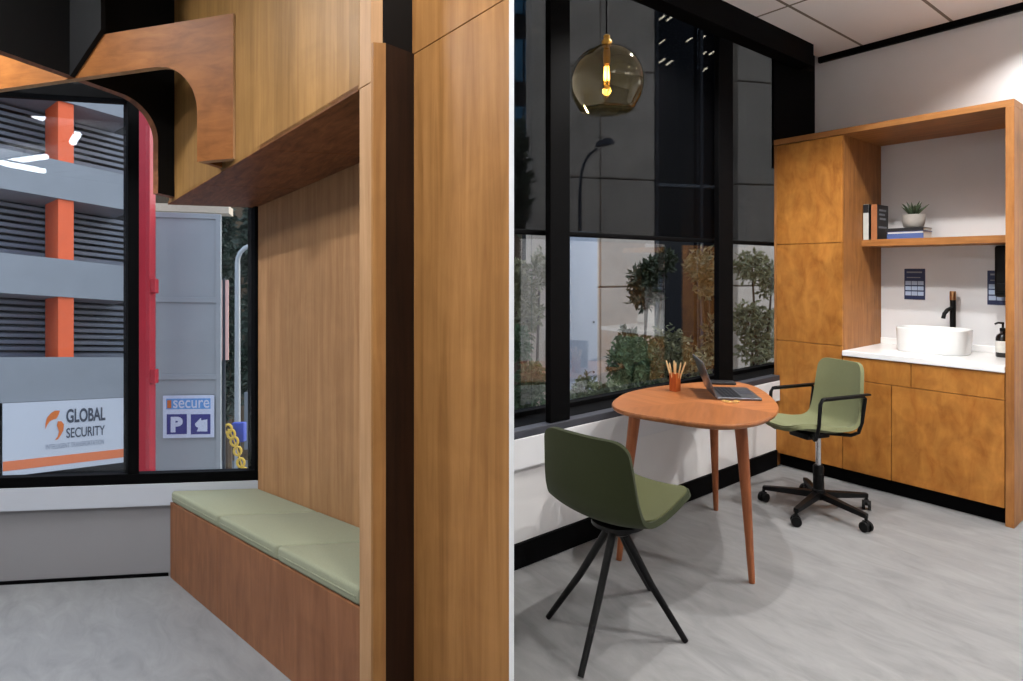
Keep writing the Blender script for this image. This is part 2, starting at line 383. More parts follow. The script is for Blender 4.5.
struct(MB().box(-.02,.016,-3.17,FY0,.487,.635).build('trim_2', 'white_paint', bevel=.004))
struct(MB().box(-.05,.014,-3.17,FY0,.635,.672).build('trim_3', 'slate', bevel=.003))
struct(MB().box(-.27,-.05,-3.17,0,.62,.674).build('trim_10', 'black_frame', bevel=.003))
struct(MB().box(-.02,-.002,-3.17,FY0,.0,.12).build('baseboard_west', 'black_frame', bevel=.002))
struct(MB().box(0,.11,-3.16,-.34,2.972,CH).build('trim_4', 'black_frame', bevel=.003))
struct(MB().box(-.06,-.04,-.64,0,2.2,3.28).build('trim_5', 'black_frame'))
struct(MB().box(.0,5,-.035,.0,CH-.045,CH).build('trim_6', 'black_frame'))
for i, (a, b) in enumerate([(-2.905,-2.767),(-1.415,-1.25)]):
    struct(MB().box(-.04,.0,a,b,.672,3.28).build('trim_%d' % (7+i), 'black_frame', bevel=.004))
panes = [(-3.17,-2.84),(-2.84,-1.33),(-1.33,-.0)]
for i, (a, b) in enumerate(panes):
    f = MB(); f.box(-.25,-.19,a,b,.674,.70); f.box(-.25,-.19,a,b,3.25,3.28)
    w = struct(f.build('window_%d' % (2+i), 'black_frame', bevel=.003))
    g = MB(); g.box(GX-.006,GX,a,b,.69,3.26); g.build('window_pane', 'glass', w)
BL = ['dark see-through roller blind on the narrow pane beside the white divider', 'wide dark see-through roller blind behind the globe pendant light', 'dark see-through roller blind on the pane next to the tall cupboard']
for i, (a, b) in enumerate([(-3.16,-2.85),(-2.82,-1.35),(-1.31,-.45)]):
    t = thing('roller_blind', BL[i], 'blind', (-.07,(a+b)/2,1.63), 0, 'roller blinds on the black window wall')
    MB().box(-.071,-.069,a,b,1.645,3.2).build('blind_cloth', 'blind', t)
    MB().rbox(-.078,-.062,a,b,1.622,1.65,.006).build('bottom_bar', 'black_frame', t, True)
    MB().tube([(-.075,a,3.215),(-.075,b,3.215)], .025).build('roller_tube', 'black_metal', t, True)

# white partition between the two rooms (its end faces the camera)
p = MB(lambda x, y, z: W(x, y, z-H)); p.box(-.0067,.0067,1.62,3.02,-.4,3.5)
struct(p.build('wall_divider', 'bright_white'))

# ================================================================== joinery wall (tall cupboard, niche, base cupboards)
FY = -.65; X0, X1, X2, X3 = -.035, .446, 1.322, 1.362
t = thing('tall_cupboard', 'tall honey-coloured cupboard with three stacked doors in the corner by the window', 'cupboard', (X0+.2, -.3, 0))
c = MB(); c.box(X0+.02,X1,FY+.02,-.002,.1,2.36); c.build('carcass', 'birch_frame', t)
MB().box(X0,X0+.02,FY,-.002,.0,2.36).build('end_panel', 'birch_frame', t, bevel=.002)
for a, b in [(.1,.926),(.93,1.627),(1.631,2.356)]:
    MB().box(X0+.022,X1,FY-.002,FY+.018,a,b).build('door', 'birch', t, bevel=.002)
MB().box(X0+.02,X1,FY+.05,FY+.06,0,.1).build('kick_board', 'black_frame', t)
t = thing('niche_surround', 'wooden portal of top board and right end panel framing the sink niche', 'frame', (X3-.02, -.3, 0))
tp = MB(); tp.box(X0,X3,FY-.004,-.002,2.362,2.402); tp.build('top_board', 'birch_h', t, bevel=.002)
MB().box(X2,X3,FY-.004,-.002,0,2.361).build('end_panel', 'birch_frame', t, bevel=.002)
t = thing('base_cupboard', 'low honey-coloured base cupboard with drawers and two doors under the white worktop', 'cupboard', (.9, -.3, 0))
MB().box(X1+.002,X2-.002,FY+.02,-.002,.1,.862).build('carcass', 'birch_frame', t)
for a, b in [(X1+.004,.852),(.856,X2-.004)]:
    MB().box(a,b,FY-.002,FY+.018,.71,.86).build('drawer', 'birch', t, bevel=.002)
for a, b in [(X1+.004,.742),(.746,X2-.004)]:
    MB().box(a,b,FY-.002,FY+.018,.1,.706).build('door', 'birch', t, bevel=.002)
MB().box(X1+.002,X2-.002,FY+.05,FY+.06,0,.1).build('kick_board', 'black_frame', t)
ct = MB(); ct.rbox(X1+.002,X2-.002,FY-.012,-.002,.864,.9,.004,2)
ct.rbox(X1+.002,X2-.002,-.02,-.002,.9,.945,.004,2)
tag(ct.build('worktop', 'solid_surface'), 'white worktop with a low upstand carrying the basin', 'worktop')
tag(MB().rbox(X1+.001,X2-.001,-.35,-.003,1.608,1.656,.003,2).build('wall_shelf', 'birch_h'), 'thin wooden shelf across the niche holding books and a plant', 'shelf')

# basin
def sup(cx, cy, a, b, n, k=64):
    out = []
    for i in range(k):
        th = 2*PI*i/k; c_, s_ = math.cos(th), math.sin(th)
        out.append((cx + a*math.copysign(abs(c_)**(2/n), c_), cy + b*math.copysign(abs(s_)**(2/n), s_)))
    return out
def loft(mb, rings, capb=True, capt=False):
    n = len(rings[0]); vs = [q for r in rings for q in r]; fs = []
    for i in range(len(rings)-1):
        for k in range(n): fs.append((i*n+k, i*n+(k+1)%n, (i+1)*n+(k+1)%n, (i+1)*n+k))
    if capb: fs.append(tuple(range(n-1,-1,-1)))
    if capt: fs.append(tuple((len(rings)-1)*n+k for k in range(n)))
    mb.add(vs, fs)
t = thing('wash_basin', 'white oval countertop basin sitting on the white worktop', 'basin', (.86,-.27,.9))
mb = MB(); R_ = []
for a, b, z in [(.19,.14,.9005),(.197,.147,.91),(.202,.152,1.04),(.203,.153,1.056),(.2,.15,1.06),(.194,.144,1.056),(.188,.138,1.02),(.16,.115,.935),(.06,.05,.925)]:
    R_.append([(x, y, z) for x, y in sup(.86,-.27,a,b,3.2)])
loft(mb, R_, True, True); mb.build('bowl', 'ceramic', t, True)
MB().lathe([(.0,.0),(.022,.0),(.022,.006),(.0,.006)], (.86,-.27,.926), 20, False).build('drain', 'chrome', t, True)
t = thing('basin_tap', 'tall black tap with a bronze knurled top behind the white basin', 'tap', (.91,-.06,.9))
MB().lathe([(.024,.0),(.024,.008),(.017,.012),(.017,.34)], (.91,-.06,.9), 20).build('body', 'black_metal', t, True)
MB().tube([(.91,-.065,1.19),(.888,-.095,1.172),(.876,-.112,1.148),(.871,-.119,1.115)], .0125).build('spout', 'black_metal', t, True)
MB().lathe([(.0185,.34),(.0185,.395),(.0165,.4)], (.91,-.06,.9), 20).build('handle', 'bronze', t, True)

t = thing('soap_bottle', 'dark pump bottle with a pale label at the right end of the worktop', 'bottle', (1.21,-.2,.9))
MB().lathe([(.033,.0),(.036,.006),(.036,.12),(.03,.138),(.014,.15),(.014,.165)], (1.21,-.2,.9), 24).build('bottle_body', 'amber', t, True)
MB().lathe([(.0365,.03),(.0368,.032),(.0368,.1),(.0365,.102)], (1.21,-.2,.9), 24, False).build('paper_label', 'paper', t, True)
pm = MB(); pm.lathe([(.016,.163),(.016,.18),(.006,.184),(.006,.21)], (1.21,-.2,.9), 16); pm.tube([(1.215,-.2,1.112),(1.19,-.22,1.114),(1.178,-.232,1.106)], .006); pm.build('pump', 'black_plastic', t, True)
t = thing('soap_dispenser', 'black wall-mounted dispenser at the right side of the niche under the shelf', 'dispenser', (1.21,-.06,1.27))
MB().rbox(1.15,1.27,-.13,-.003,1.27,1.6,.015).build('housing', 'black_plastic', t, True)
MB().rbox(1.16,1.26,-.137,-.12,1.3,1.36,.004).build('push_bar', 'black_metal', t, True)

def poster(x0, x1, z0, z1, lab):
    t = thing('wall_notice', lab, 'poster', ((x0+x1)/2,-.002,z0), 0, 'navy notices above the basin')
    MB().rbox(x0,x1,-.006,-.001,z0,z1,.002,2).build('sheet', 'poster', t)
    w, h = x1-x0, z1-z0
    for k in range(3):
        b_ = MB()
        for j in range(3): b_.box(x0+w*(.06+.3*j),x0+w*(.06+.3*j+.27),-.0075,-.005,z1-h*(.53+.17*k),z1-h*(.40+.17*k))
        b_.build('icon_row', 'poster_light', t)
    b_ = MB(); b_.box(x0+w*.12,x0+w*.86,-.0075,-.005,z1-h*.14,z1-h*.09); b_.box(x0+w*.12,x0+w*.78,-.0075,-.005,z1-h*.30,z1-h*.27)
    b_.build('heading_line', 'print_grey', t)
poster(.6,.73,1.232,1.452,'navy notice with pale icon rows left of the tap')
poster(1.085,1.225,1.215,1.44,'navy notice partly hidden behind the black dispenser')

# books, pot
ZS = 1.6565
def book(lab, x0, x1, y0, y1, z0, z1, cover, spine, group, extra=None):
    t = thing('book', lab, 'book', ((x0+x1)/2,(y0+y1)/2,z0), 0, group)
    if z1-z0 > y1-y0:
        MB().box(x0+.003,x1-.003,y0+.004,y1-.003,z0+.003,z1-.003).build('page_block', 'paper', t)
        cv = MB(); cv.box(x0,x0+.0028,y0,y1,z0,z1); cv.box(x1-.0028,x1,y0,y1,z0,z1); cv.build('cover', cover, t)
        MB().box(x0+.0002,x1-.0002,y0-.001,y0+.0035,z0,z1).build('spine', spine, t)
    else:
        MB().box(x0+.004,x1-.004,y0+.004,y1-.004,z0+.003,z1-.003).build('page_block', 'paper', t)
        cv = MB(); cv.box(x0,x1,y0,y1,z0,z0+.0028); cv.box(x0,x1,y0,y1,z1-.0028,z1); cv.build('cover', cover, t)
        MB().box(x0,x1,y0-.001,y0+.003,z0+.0002,z1-.0002 if not extra else z0+(z1-z0)*.72).build('spine', spine, t)
    return t
g_ = 'books on the niche shelf'
b1 = book('tall white-spined book standing leftmost on the wooden shelf', .452,.487,-.33,-.12,ZS,ZS+.25,'book_black','book_white',g_)
MB().box(.4525,.4865,-.3325,-.3305,ZS+.19,ZS+.248).build('spine_band', 'book_black', b1)
b2 = book('orange-spined book with black cover standing second on the shelf', .502,.54,-.325,-.13,ZS,ZS+.245,'book_black','book_orange',g_)
pr = MB()
for k, (h_, a_, b_) in enumerate([(.2,-.29,-.17),(.17,-.29,-.19),(.14,-.28,-.18),(.08,-.3,-.16)]): pr.box(.5399,.541,a_,b_,ZS+h_,ZS+h_+.014)
pr.build('cover_print', 'print_grey', b2)
book('thick blue book lying flat at the bottom of the small stack', .592,.812,-.3,-.13,ZS,ZS+.05,'book_blue','book_blue',g_,1)
book('thin black book lying flat under the potted plant', .585,.81,-.295,-.125,ZS+.0505,ZS+.074,'book_black','book_black',g_)
ZP = ZS+.0745
t = thing('potted_plant', 'spiky small succulent in a round grey pot on the stacked books', 'plant', (.725,-.21,ZP))
MB().lathe([(.045,0),(.06,.012),(.068,.05),(.068,.092),(.062,.092),(.061,.07),(.0,.07)], (.725,-.21,ZP), 28, False).build('pot', 'pot', t, True)
MB().lathe([(.0,.076),(.0605,.076),(.0605,.06)], (.725,-.21,ZP), 24, False).build('soil', 'soil', t)
lf = MB()
for k in range(15):
    th = k*2.4; ti = .25+.055*k if k < 12 else .2; ln = .11 if k > 3 else .085
    p0 = Vector((.725,-.21,ZP+.075)); dr = Vector((math.cos(th)*math.sin(ti), math.sin(th)*math.sin(ti), math.cos(ti)))
    pts = [p0 + dr*ln*s_ + Vector((math.cos(th), math.sin(th), 0))*.02*s_*s_ for s_ in (0,.3,.6,.85,1)]
    lf.tube(pts, [.009,.011,.008,.004,.0008], 6)
lf.build('leaves', 'leaf_aloe', t, True)

# ================================================================== table
TZ = .765; sc_ = (H-TZ)/(H-.752)
raw = [(.118,-2.604),(.019,-2.43),(-.034,-2.269),(-.03,-2.005),(.036,-1.746),(.1,-1.596),(.194,-1.526),(.36,-1.592),(.551,-1.789),(.695,-1.986),(.765,-2.164),(.786,-2.343),(.76,-2.462),(.71,-2.539),(.599,-2.6),(.462,-2.637),(.337,-2.672),(.235,-2.668)]
tab = [(CX+(x-CX)*sc_+.012, CY+(y-CY)*sc_) for x, y in raw]
# smooth closed outline
def crom(P, n=6):
    out = []; m = len(P)
    for i in range(m):
        p0, p1, p2, p3 = [Vector(P[(i+j-1) % m]) for j in range(4)]
        for k in range(n):
            u = k/n
            out.append(.5*((2*p1)+(p2-p0)*u+(2*p0-5*p1+4*p2-p3)*u*u+(-p0+3*p1-3*p2+p3)*u**3))
    return out
ol = crom(tab, 5)
for _ in range(5):
    ol = [(ol[i-1]+ol[i]*2+ol[(i+1) % len(ol)])/4 for i in range(len(ol))]
tc_ = sum(ol, Vector((0,0)))/len(ol)
t = thing('table', 'small reddish wood table with rounded triangular top and three tapered legs', 'table', (tc_.x, tc_.y, 0))
mb = MB()
def ringz(s_, z): return [(tc_.x+(p.x-tc_.x)*s_, tc_.y+(p.y-tc_.y)*s_, z) for p in ol]
loft(mb, [ringz(.90,TZ-.034), ringz(.985,TZ-.022), ringz(1.0,TZ-.012), ringz(1.0,TZ-.004), ringz(.993,TZ)], True, True)
mb.build('tabletop', 'table', t, True)
for fx, fy in [(.765,-2.344),(.176,-1.725),(.235,-2.658)]:
    q = Vector((fx, fy)); top = tc_ + (q-tc_)*.80
    MB().tube([(fx,fy,.001),(fx+(top.x-fx)*.5,fy+(top.y-fy)*.5,.4),(top.x,top.y,TZ-.03)], [.014,.023,.03], 16).build('leg', 'leg_wood', t, True)

# laptop
def ray_z(u, v, z):
    Y = FPX*(H-z)/(v-VH); q = at(u, v, Y); return Vector((q.x, q.y))
hN = ray_z(717.3, 400.2, TZ); bx = Vector((.714,.70)).normalized(); hx = Vector((-.70,.714)).normalized()
LW, LDp = .30, .225
mid = hN + hx*LW/2
t = thing('laptop', 'open dark laptop standing on the reddish table', 'laptop', (mid.x, mid.y, TZ+.0005))
def lp(a, b, z): v_ = hN + hx*a + bx*b; return Vector((v_.x, v_.y, TZ+.0008+z))
MB(lp).rbox(0,LW,0,LDp,0,.014,.004).build('base', 'alu', t, True)
kb = MB(lp)
for r_ in range(5):
    for k in range(12): kb.box(.016+k*.0225,.016+k*.0225+.019,.028+r_*.0205,.028+r_*.0205+.017,.0135,.0155)
kb.build('keyboard', 'keys', t)
MB(lp).box(.1,.2,.14,.21,.0138,.0146).build('trackpad', 'slate', t)
ta = math.radians(21)
def ls(a, b, z): # lid: b up along the lid, z thickness
    return lp(a, -b*math.sin(ta)-z*math.cos(ta), .013+b*math.cos(ta)-z*math.sin(ta))
lid = MB(ls).rbox(0,LW,0,.2,0,.007,.003).build('lid', 'alu', t, True)
MB(ls).box(.008,LW-.008,.012,.192,-.0008,.0006).build('screen', 'screen', t)
# pencil cup
cu = ray_z(675, 391, TZ)
t = thing('pencil_cup', 'small square orange wood cup on the table', 'cup', (cu.x, cu.y, TZ+.0005))
mb = MB(); h_ = .022; w_ = .004; z0 = TZ+.0006; z1 = TZ+.1
mb.box(cu.x-h_,cu.x+h_,cu.y-h_,cu.y+h_,z0,z0+.006)
for s_ in (-1,1):
    mb.box(cu.x+s_*h_-(w_ if s_ > 0 else 0),cu.x+s_*h_+(0 if s_ > 0 else w_),cu.y-h_,cu.y+h_,z0+.006,z1)
    mb.box(cu.x-h_+w_,cu.x+h_-w_,cu.y+s_*h_-(w_ if s_ > 0 else 0),cu.y+s_*h_+(0 if s_ > 0 else w_),z0+.006,z1)
mb.build('cup_body', 'cup_wood', t, bevel=.001)
PEN = [(-.013,-.010,-.20,-.16),(.012,-.011,.12,-.14),(.011,.012,.24,.22),(-.012,.012,-.10,.2),(.0,-.002,-.04,.0),(.002,.013,.06,.26),(.013,.002,.2,.02),(-.013,.001,-.24,-.02),(-.004,-.013,-.06,-.2)]
for k, (dx, dy, lx, ly) in enumerate(PEN):
    b0 = Vector((cu.x+dx*.4, cu.y+dy*.4, z0+.008)); dr = Vector((lx, ly, 1)).normalized()
    lnp = .158-.003*(k*5 % 9)
    pn = MB(); pn.tube([b0, b0+dr*lnp], .0042, 6); pn.tube([b0+dr*lnp, b0+dr*(lnp+.012)], [.0042,.0006], 6)
    tag(pn.build('pencil', 'pencil'), 'natural wood pencil standing in the small orange cup', 'pencil', 'pencils in the orange cup')
# notebook, gold trinket
nb = ray_z(722, 384, TZ)
def nbm(a, b, z): v_ = nb + hx*a + bx*b; return Vector((v_.x, v_.y, TZ+.0008+z))
t = thing('notebook', 'flat black notebook behind the laptop on the table', 'notebook', (nb.x, nb.y, TZ))
MB(nbm).rbox(-.03,.05,-.075,.075,0,.014,.003).build('cover', 'book_black', t, True)
MB(nbm).box(-.028,.0505,-.072,.072,.003,.011).build('page_block', 'paper', t)
gp = ray_z(731, 402, TZ)
mb = MB()
for k, (dx, dy) in enumerate([(-.022,-.018),(.02,.02),(.004,-.03)]):
    r_ = .016-.002*k; cxx, cyy = gp.x+dx, gp.y+dy
    mb.tube([(cxx+r_*math.cos(a*PI/8), cyy+r_*math.sin(a*PI/8), TZ+.004+.0015*k) for a in range(17)], .0022, 6)
mb.tube([(gp.x-.01,gp.y-.01,TZ+.005),(gp.x+.05,gp.y-.02,TZ+.005)], .0022, 6)
tag(mb.build('trinket', 'gold', None, True), 'small gold-coloured wire trinket lying beside the laptop', 'trinket')

# ================================================================== chairs (shared shell)
PROF = [(-.262,.335),(-.257,.29),(-.248,.22),(-.240,.145),(-.228,.072),(-.200,.010),(-.14,-.022),(-.05,-.026),(.05,-.012),(.15,.008),(.225,.018),(.258,.011)]
HW = [.190,.198,.206,.213,.219,.224,.226,.226,.224,.218,.205,.172]
def shell_grid(inset=0, lift=0, i0=0, i1=None, nw=14):
    P_ = [Vector(p) for p in PROF]; n = 6; S_ = []
    for i in range(len(P_)-1):
        p0 = P_[max(i-1,0)]; p1 = P_[i]; p2 = P_[i+1]; p3 = P_[min(i+2,len(P_)-1)]
        for k in range(n):
            u = k/n; q = .5*((2*p1)+(p2-p0)*u+(2*p0-5*p1+4*p2-p3)*u*u+(-p0+3*p1-3*p2+p3)*u**3)
            S_.append((q, HW[i]+(HW[i+1]-HW[i])*u))
    S_.append((P_[-1], HW[-1]))
    acc = [0]
    for i in range(1, len(S_)): acc.append(acc[-1]+(S_[i][0]-S_[i-1][0]).length)
    tot = acc[-1]; rows = []
    for i, (q, hw) in enumerate(S_):
        if i < i0 or (i1 is not None and i > i1): continue
        tg = (S_[min(i+1,len(S_)-1)][0]-S_[max(i-1,0)][0]).normalized(); nr = Vector((-tg.y, tg.x))   # normal on the sitter's side
        if nr.x < 0 and abs(nr.x) > abs(nr.y): nr = -nr
        if abs(nr.y) >= abs(nr.x) and nr.y < 0: nr = -nr
        lo_ = acc[i]-acc[max(i0,0)]; hi_ = (acc[i1] if i1 is not None else tot)-acc[i]
        w = hw-inset
        for e, rr in ((lo_, .055), (hi_, .09)):
            if e < rr: w = w-rr+math.sqrt(max(0, rr*rr-(rr-e)**2))
        w = max(w, .02)
        backness = max(0, min(1, (q.y-.02)/.12)); row = []
        for k in range(nw+1):
            x = (2*k/nw-1); off = lift
            off += .03*abs(x*w/.22)**2.6*backness + .032*abs(x*w/.22)**2.2*(1-backness)
            row.append((x*w, q.x+nr.x*off, q.y+nr.y*off))
        rows.append(row)
    return rows
def grid_mb(rows):
    mb = MB(); n = len(rows[0]); vs = [p for r in rows for p in r]; fs = []
    for i in range(len(rows)-1):
        for k in range(n-1): fs.append((i*n+k, i*n+k+1, (i+1)*n+k+1, (i+1)*n+k))
    mb.add(vs, fs); return mb
def shell(t, z, mat, sx=1, dz=0, hull=None):
    def place(o, th, off, lev=1):
        so = o.modifiers.new('thick', 'SOLIDIFY'); so.thickness = th; so.offset = off
        be = o.modifiers.new('bev', 'BEVEL'); be.width = th*.3; be.segments = 2; be.limit_method = 'ANGLE'; be.angle_limit = 1.0
        su = o.modifiers.new('sub', 'SUBSURF'); su.levels = lev; su.render_levels = lev
    rows = [[(x*sx, y, zz+z+(dz*max(0, zz-.02)/.345)) for x, y, zz in r] for r in shell_grid()]
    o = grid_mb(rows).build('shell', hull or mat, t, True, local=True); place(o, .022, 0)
    rows = [[(x*sx, y, zz+z+(dz*max(0, zz-.02)/.345)) for x, y, zz in r] for r in shell_grid(.012, .011, 36, 65)]
    o = grid_mb(rows).build('seat_pad', mat, t, True, local=True); place(o, .014, 0)
# chair with four splayed legs; local +y is where the sitter looks
def face(dx, dy): return math.atan2(-dx, dy)
c1 = (.617,-3.11); rz1 = face(-.11,.99)
t = thing('chair', 'green upholstered chair on four splayed black legs seen from behind', 'chair', (c1[0],c1[1],0), rz1)
inv = Matrix.Rotation(-rz1, 3, 'Z')
sh1 = Vector((0,.05,0))
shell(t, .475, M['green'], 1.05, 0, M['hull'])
for o in t.children:
    o.location = (-.055,.11,-.008)
for fx, fy in [(.389,-3.27),(.735,-3.425),(.843,-2.958),(.512,-2.762)]:
    l = inv @ Vector((fx-c1[0], fy-c1[1], 0)); u_ = l.normalized()
    MB().tube([(l.x,l.y,.002),(l.x*.52,l.y*.52,.2),(u_.x*.028,u_.y*.028,.405)], [.0115,.0145,.0165], 12).build('leg', 'black_metal', t, True, local=True)
MB().lathe([(.045,.385),(.06,.395),(.06,.415),(.11,.425),(.11,.44)], (0,.02,0), 24).build('swivel_hub', 'black_metal', t, True, local=True)
# office chair
c2 = (.57,-1.265); rz2 = face(-.3,-.95)
t = thing('office_chair', 'green swivel chair with black armrests on a five-castor base by the cupboards', 'chair', (c2[0],c2[1],0), rz2)
shell(t, .517, M['sage'], .79, .045)
so2 = Matrix.Rotation(-rz2, 3, 'Z') @ Vector((-.027,-.034,0)); so2.y += .005
for o in t.children: o.location = so2
for k, ang in enumerate([201,273,345,57,129]):
    th = math.radians(ang) - rz2
    d_ = Vector((math.cos(th), math.sin(th), 0)); q = d_*.305; s_ = Vector((-d_.y, d_.x, 0))
    arm = MB(lambda x, y, z, d_=d_, s_=s_: d_*x + s_*y + Vector((0,0,z)))
    arm.add([(.02,-.022,.085),(.02,.022,.085),(.31,.014,.075),(.31,-.014,.075),(.02,-.022,.125),(.02,.022,.125),(.31,.014,.1),(.31,-.014,.1)],
            [(0,3,2,1),(4,5,6,7),(0,1,5,4),(1,2,6,5),(2,3,7,6),(3,0,4,7)])
    ar = arm.build('base_arm', 'black_plastic', t, bevel=.004, local=True)
    sw = Vector((math.cos(th+1.1+k), math.sin(th+1.1+k), 0)); sd = Vector((-sw.y, sw.x, 0))
    cs = MB()
    for e in (-1, 1): cs.tube([q+sd*(e*.007)+Vector((0,0,.029)), q+sd*(e*.024)+Vector((0,0,.029))], [.0285,.0275], 20)
    cs.tube([q+Vector((0,0,.045)), q+Vector((0,0,.09))], .009, 10); cs.tube([q+sd*-.012+Vector((0,0,.045)), q+sd*.012+Vector((0,0,.045))], .02, 14)
    cs.build('castor', 'black_plastic', ar, True, local=True)
MB().lathe([(.035,.08),(.042,.1),(.036,.135),(.03,.14),(.03,.27),(.026,.28)], (0,0,0), 24).build('column_sleeve', 'black_plastic', t, True, local=True)
MB().lathe([(.0165,.27),(.0165,.456)], (0,0,0), 20).build('gas_lift', 'chrome', t, True, local=True)
MB().rbox(-.07,.07,-.08,.1,.452,.492,.01).build('seat_plate', 'black_plastic', t, True, local=True).location = so2
for s_ in (-1, 1):
    x_ = .178*s_
    def bar(pts, w=.0105): 
        mb = MB(); mb.tube(pts, w, 8); return mb
    a_ = bar([(s_*.05,.06,.478),(s_*.15,.13,.48),(x_,.15,.497),(x_+.004*s_,.135,.56),(x_+.006*s_,.125,.69),(x_+.006*s_,.11,.712),(x_+.006*s_,-.1,.712),(x_+.006*s_,-.2,.712),(x_+.006*s_,-.222,.695),(x_+.003*s_,-.2,.56),(x_,-.175,.5),(s_*.15,-.15,.48),(s_*.05,-.05,.478)])
    a_.build('armrest', 'black_metal', t, True, local=True).location = so2
    MB().rbox(x_+.006*s_-.015,x_+.006*s_+.015,-.255,.09,.712,.722,.004).build('arm_pad', 'black_plastic', t, True, local=True).location = so2

# ================================================================== pendant light
PX, PY, PZ = .413, -2.94, 2.283
t = thing('pendant_light', 'smoked amber glass globe pendant hanging on a black cord', 'lamp', (PX,PY,PZ))
rg = .164; prof = []
for i in range(30):
    a = math.radians(8 + i*(118-8)/29); prof.append((rg*math.sin(a)*(1 if a < 1.6 else 1), rg*math.cos(a)))
prof += [(.142,-.098),(.128,-.118),(.115,-.128),(.113,-.127)]
pr_ = [(r, z) for r, z in prof if z > -.095] + [(.128,-.106),(.122,-.118),(.112,-.127),(.07,-.134),(.0,-.136)]
gl = MB().lathe(pr_, (PX,PY,PZ+.0), 48, False).build('glass_globe', 'smoke', t, True)
MB().lathe([(.0,.0),(.012,.0),(.02,.004),(.024,.02),(.02,.03),(.014,.036),(.014,.05),(.006,.056),(.0,.056)], (PX,PY,PZ+.158), 20, False).build('brass_cap', 'brass', t, True)
MB().tube([(PX,PY,PZ+.21),(PX,PY,CH-.02)], .0045, 8).build('cord', 'black_frame', t, True)
MB().lathe([(.05,-.03),(.055,-.02),(.055,0)], (PX,PY,CH), 24).build('ceiling_rose', 'black_metal', t, True)
MB().lathe([(.013,.08),(.016,.09),(.016,.13),(.012,.158)], (PX,PY,PZ), 16).build('bulb_holder', 'brass', t, True)
fb = MB()
for k in range(5):
    a = k*2*PI/5; fb.tube([(PX+.009*math.cos(a),PY+.009*math.sin(a),PZ+.07),(PX+.012*math.cos(a+.4),PY+.012*math.sin(a+.4),PZ+.01)], .0022, 6)
fb.build('filament', 'filament', t)
MB().lathe([(.011,.082),(.014,.06),(.024,.03),(.027,.005),(.02,-.02),(.0,-.03)], (PX,PY,PZ), 20, False).build('bulb_glass', 'smoke', t, True)

# ================================================================== LEFT LOUNGE
def lev(fn): return lambda x, y: (fn(x, y))
A0 = LM(0,0,0)
def zl(X, Y, z):                                   # point of the lounge floor plane (+z) under plan point X, Y
    k = LD.x*LE.y - LD.y*LE.x; px, py = X-LO.x, Y-LO.y
    d = (px*LE.y - py*LE.x)/k; a = (LD.x*py - LD.y*px)/k
    return LM(a, d, z)
plan = [(-.004,1.5),(-12.0,1.5),(-12.1,1.72),(-1.25,3.48),(-.004,3.02)]
fl = MB(); n = len(plan); fl.add([tuple(zl(x,y,0)) for x,y in plan]+[tuple(zl(x,y,-.1)) for x,y in plan], [tuple(range(n)), tuple(range(2*n-1,n-1,-1))]+[(i,i+n,(i+1)%n+n,(i+1)%n) for i in range(n)])
struct(fl.build('floor.001', 'floor'))
fl = MB(); fl.add([tuple(zl(x,y,3.28)) for x,y in plan]+[tuple(zl(x,y,3.4)) for x,y in plan], [tuple(range(n)), tuple(range(2*n-1,n-1,-1))]+[(i,i+n,(i+1)%n+n,(i+1)%n) for i in range(n)])
struct(fl.build('ceiling.001', 'black_ceil'))
struct(MB(LM).box(-10.5,.6,.03,.2,-.1,.5).build('wall_left', 'grey_dado'))
struct(MB(LM).box(-10.5,.6,.02,.2,2.64,3.4).build('wall_left.001', 'black_and_shade'))
struct(MB(LM).box(-10.5,.455,-.004,.16,.39,.512).build('trim_9', 'ledge_grey', bevel=.004))
struct(MB(LM).box(-10.5,-.002,.02,.034,0,.018).build('baseboard_left', 'black_frame'))
f = MB(LM); f.box(-10.5,.456,-.004,.1,.513,.568); f.box(-10.5,.456,-.0,.1,2.59,2.66); f.box(-.211,-.156,-.004,.1,.568,2.59); f.box(.438,.456,-.004,.1,.568,2.59)
f.box(-1.9,-1.845,-.004,.1,.568,2.59)
w = struct(f.build('window_1', 'black_frame', bevel=.003))
for a, b in [(-10.5,-1.9),(-1.845,-.211),(-.156,.44)]:
    MB(LM).box(a,b,.045,.051,.56,2.6).build('window_pane', 'glass_clear', w)

mit = lambda a: -1.962+.667*max(0, a-.03)
t = thing('bench', 'long wooden window bench below the green cushions', 'bench', LM(.25,-1,0))
MB(LM).rpoly([(.02,-.006),(.452,-.006),(.452,mit(.452)),(.02,mit(.02))],.0,.408).build('seat_base', 'oak_bench', t)
for a, b in [(-.72,-.006),(-1.968,-.722)]:
    MB(LM).box(0,.0198,a,b,.0,.41).build('front_panel', 'oak_bench', t, bevel=.001)
CL = ['green seat cushion at the far end of the bench by the window', 'middle green seat cushion on the wooden bench', 'green seat cushion nearest the wooden post on the bench']
for i, (a, b) in enumerate([(-.720,-.012),(-1.346,-.731),(-1.964,-1.357)]):
    q = LM(.25,(a+b)/2,.41); t = thing('seat_cushion', CL[i], 'cushion', q, 0, 'green cushions on the bench')
    MB(LM).rpoly([(.002,b),(.45,b),(.45,a if i < 2 else mit(.45)),(.002,a if i < 2 else mit(0))],.4105,.472,.016,4).build('cushion_body', 'cushion', t, True)
    sm = MB(); sm.tube([LM(.0015,a+.02,.44),LM(.0015,b-.02,.44)], .0025, 6); sm.build('piping', 'cushion', t, True)
t = thing('back_panel', 'tall wood-veneered panel lining the back of the bench nook', 'panel', LM(.51,-1,.41))
MB(LM).box(.456,.476,-1.66,.025,.0,2.036).build('veneer_sheet', 'oak_panel', t)
t = thing('bulkhead', 'wood-veneered overhead bulkhead box above the bench nook', 'bulkhead', LM(.25,-1,2.04))
MB(LM).box(.0,.02,-1.968,.015,2.042,3.26).build('front_panel', 'oak_bulk', t)
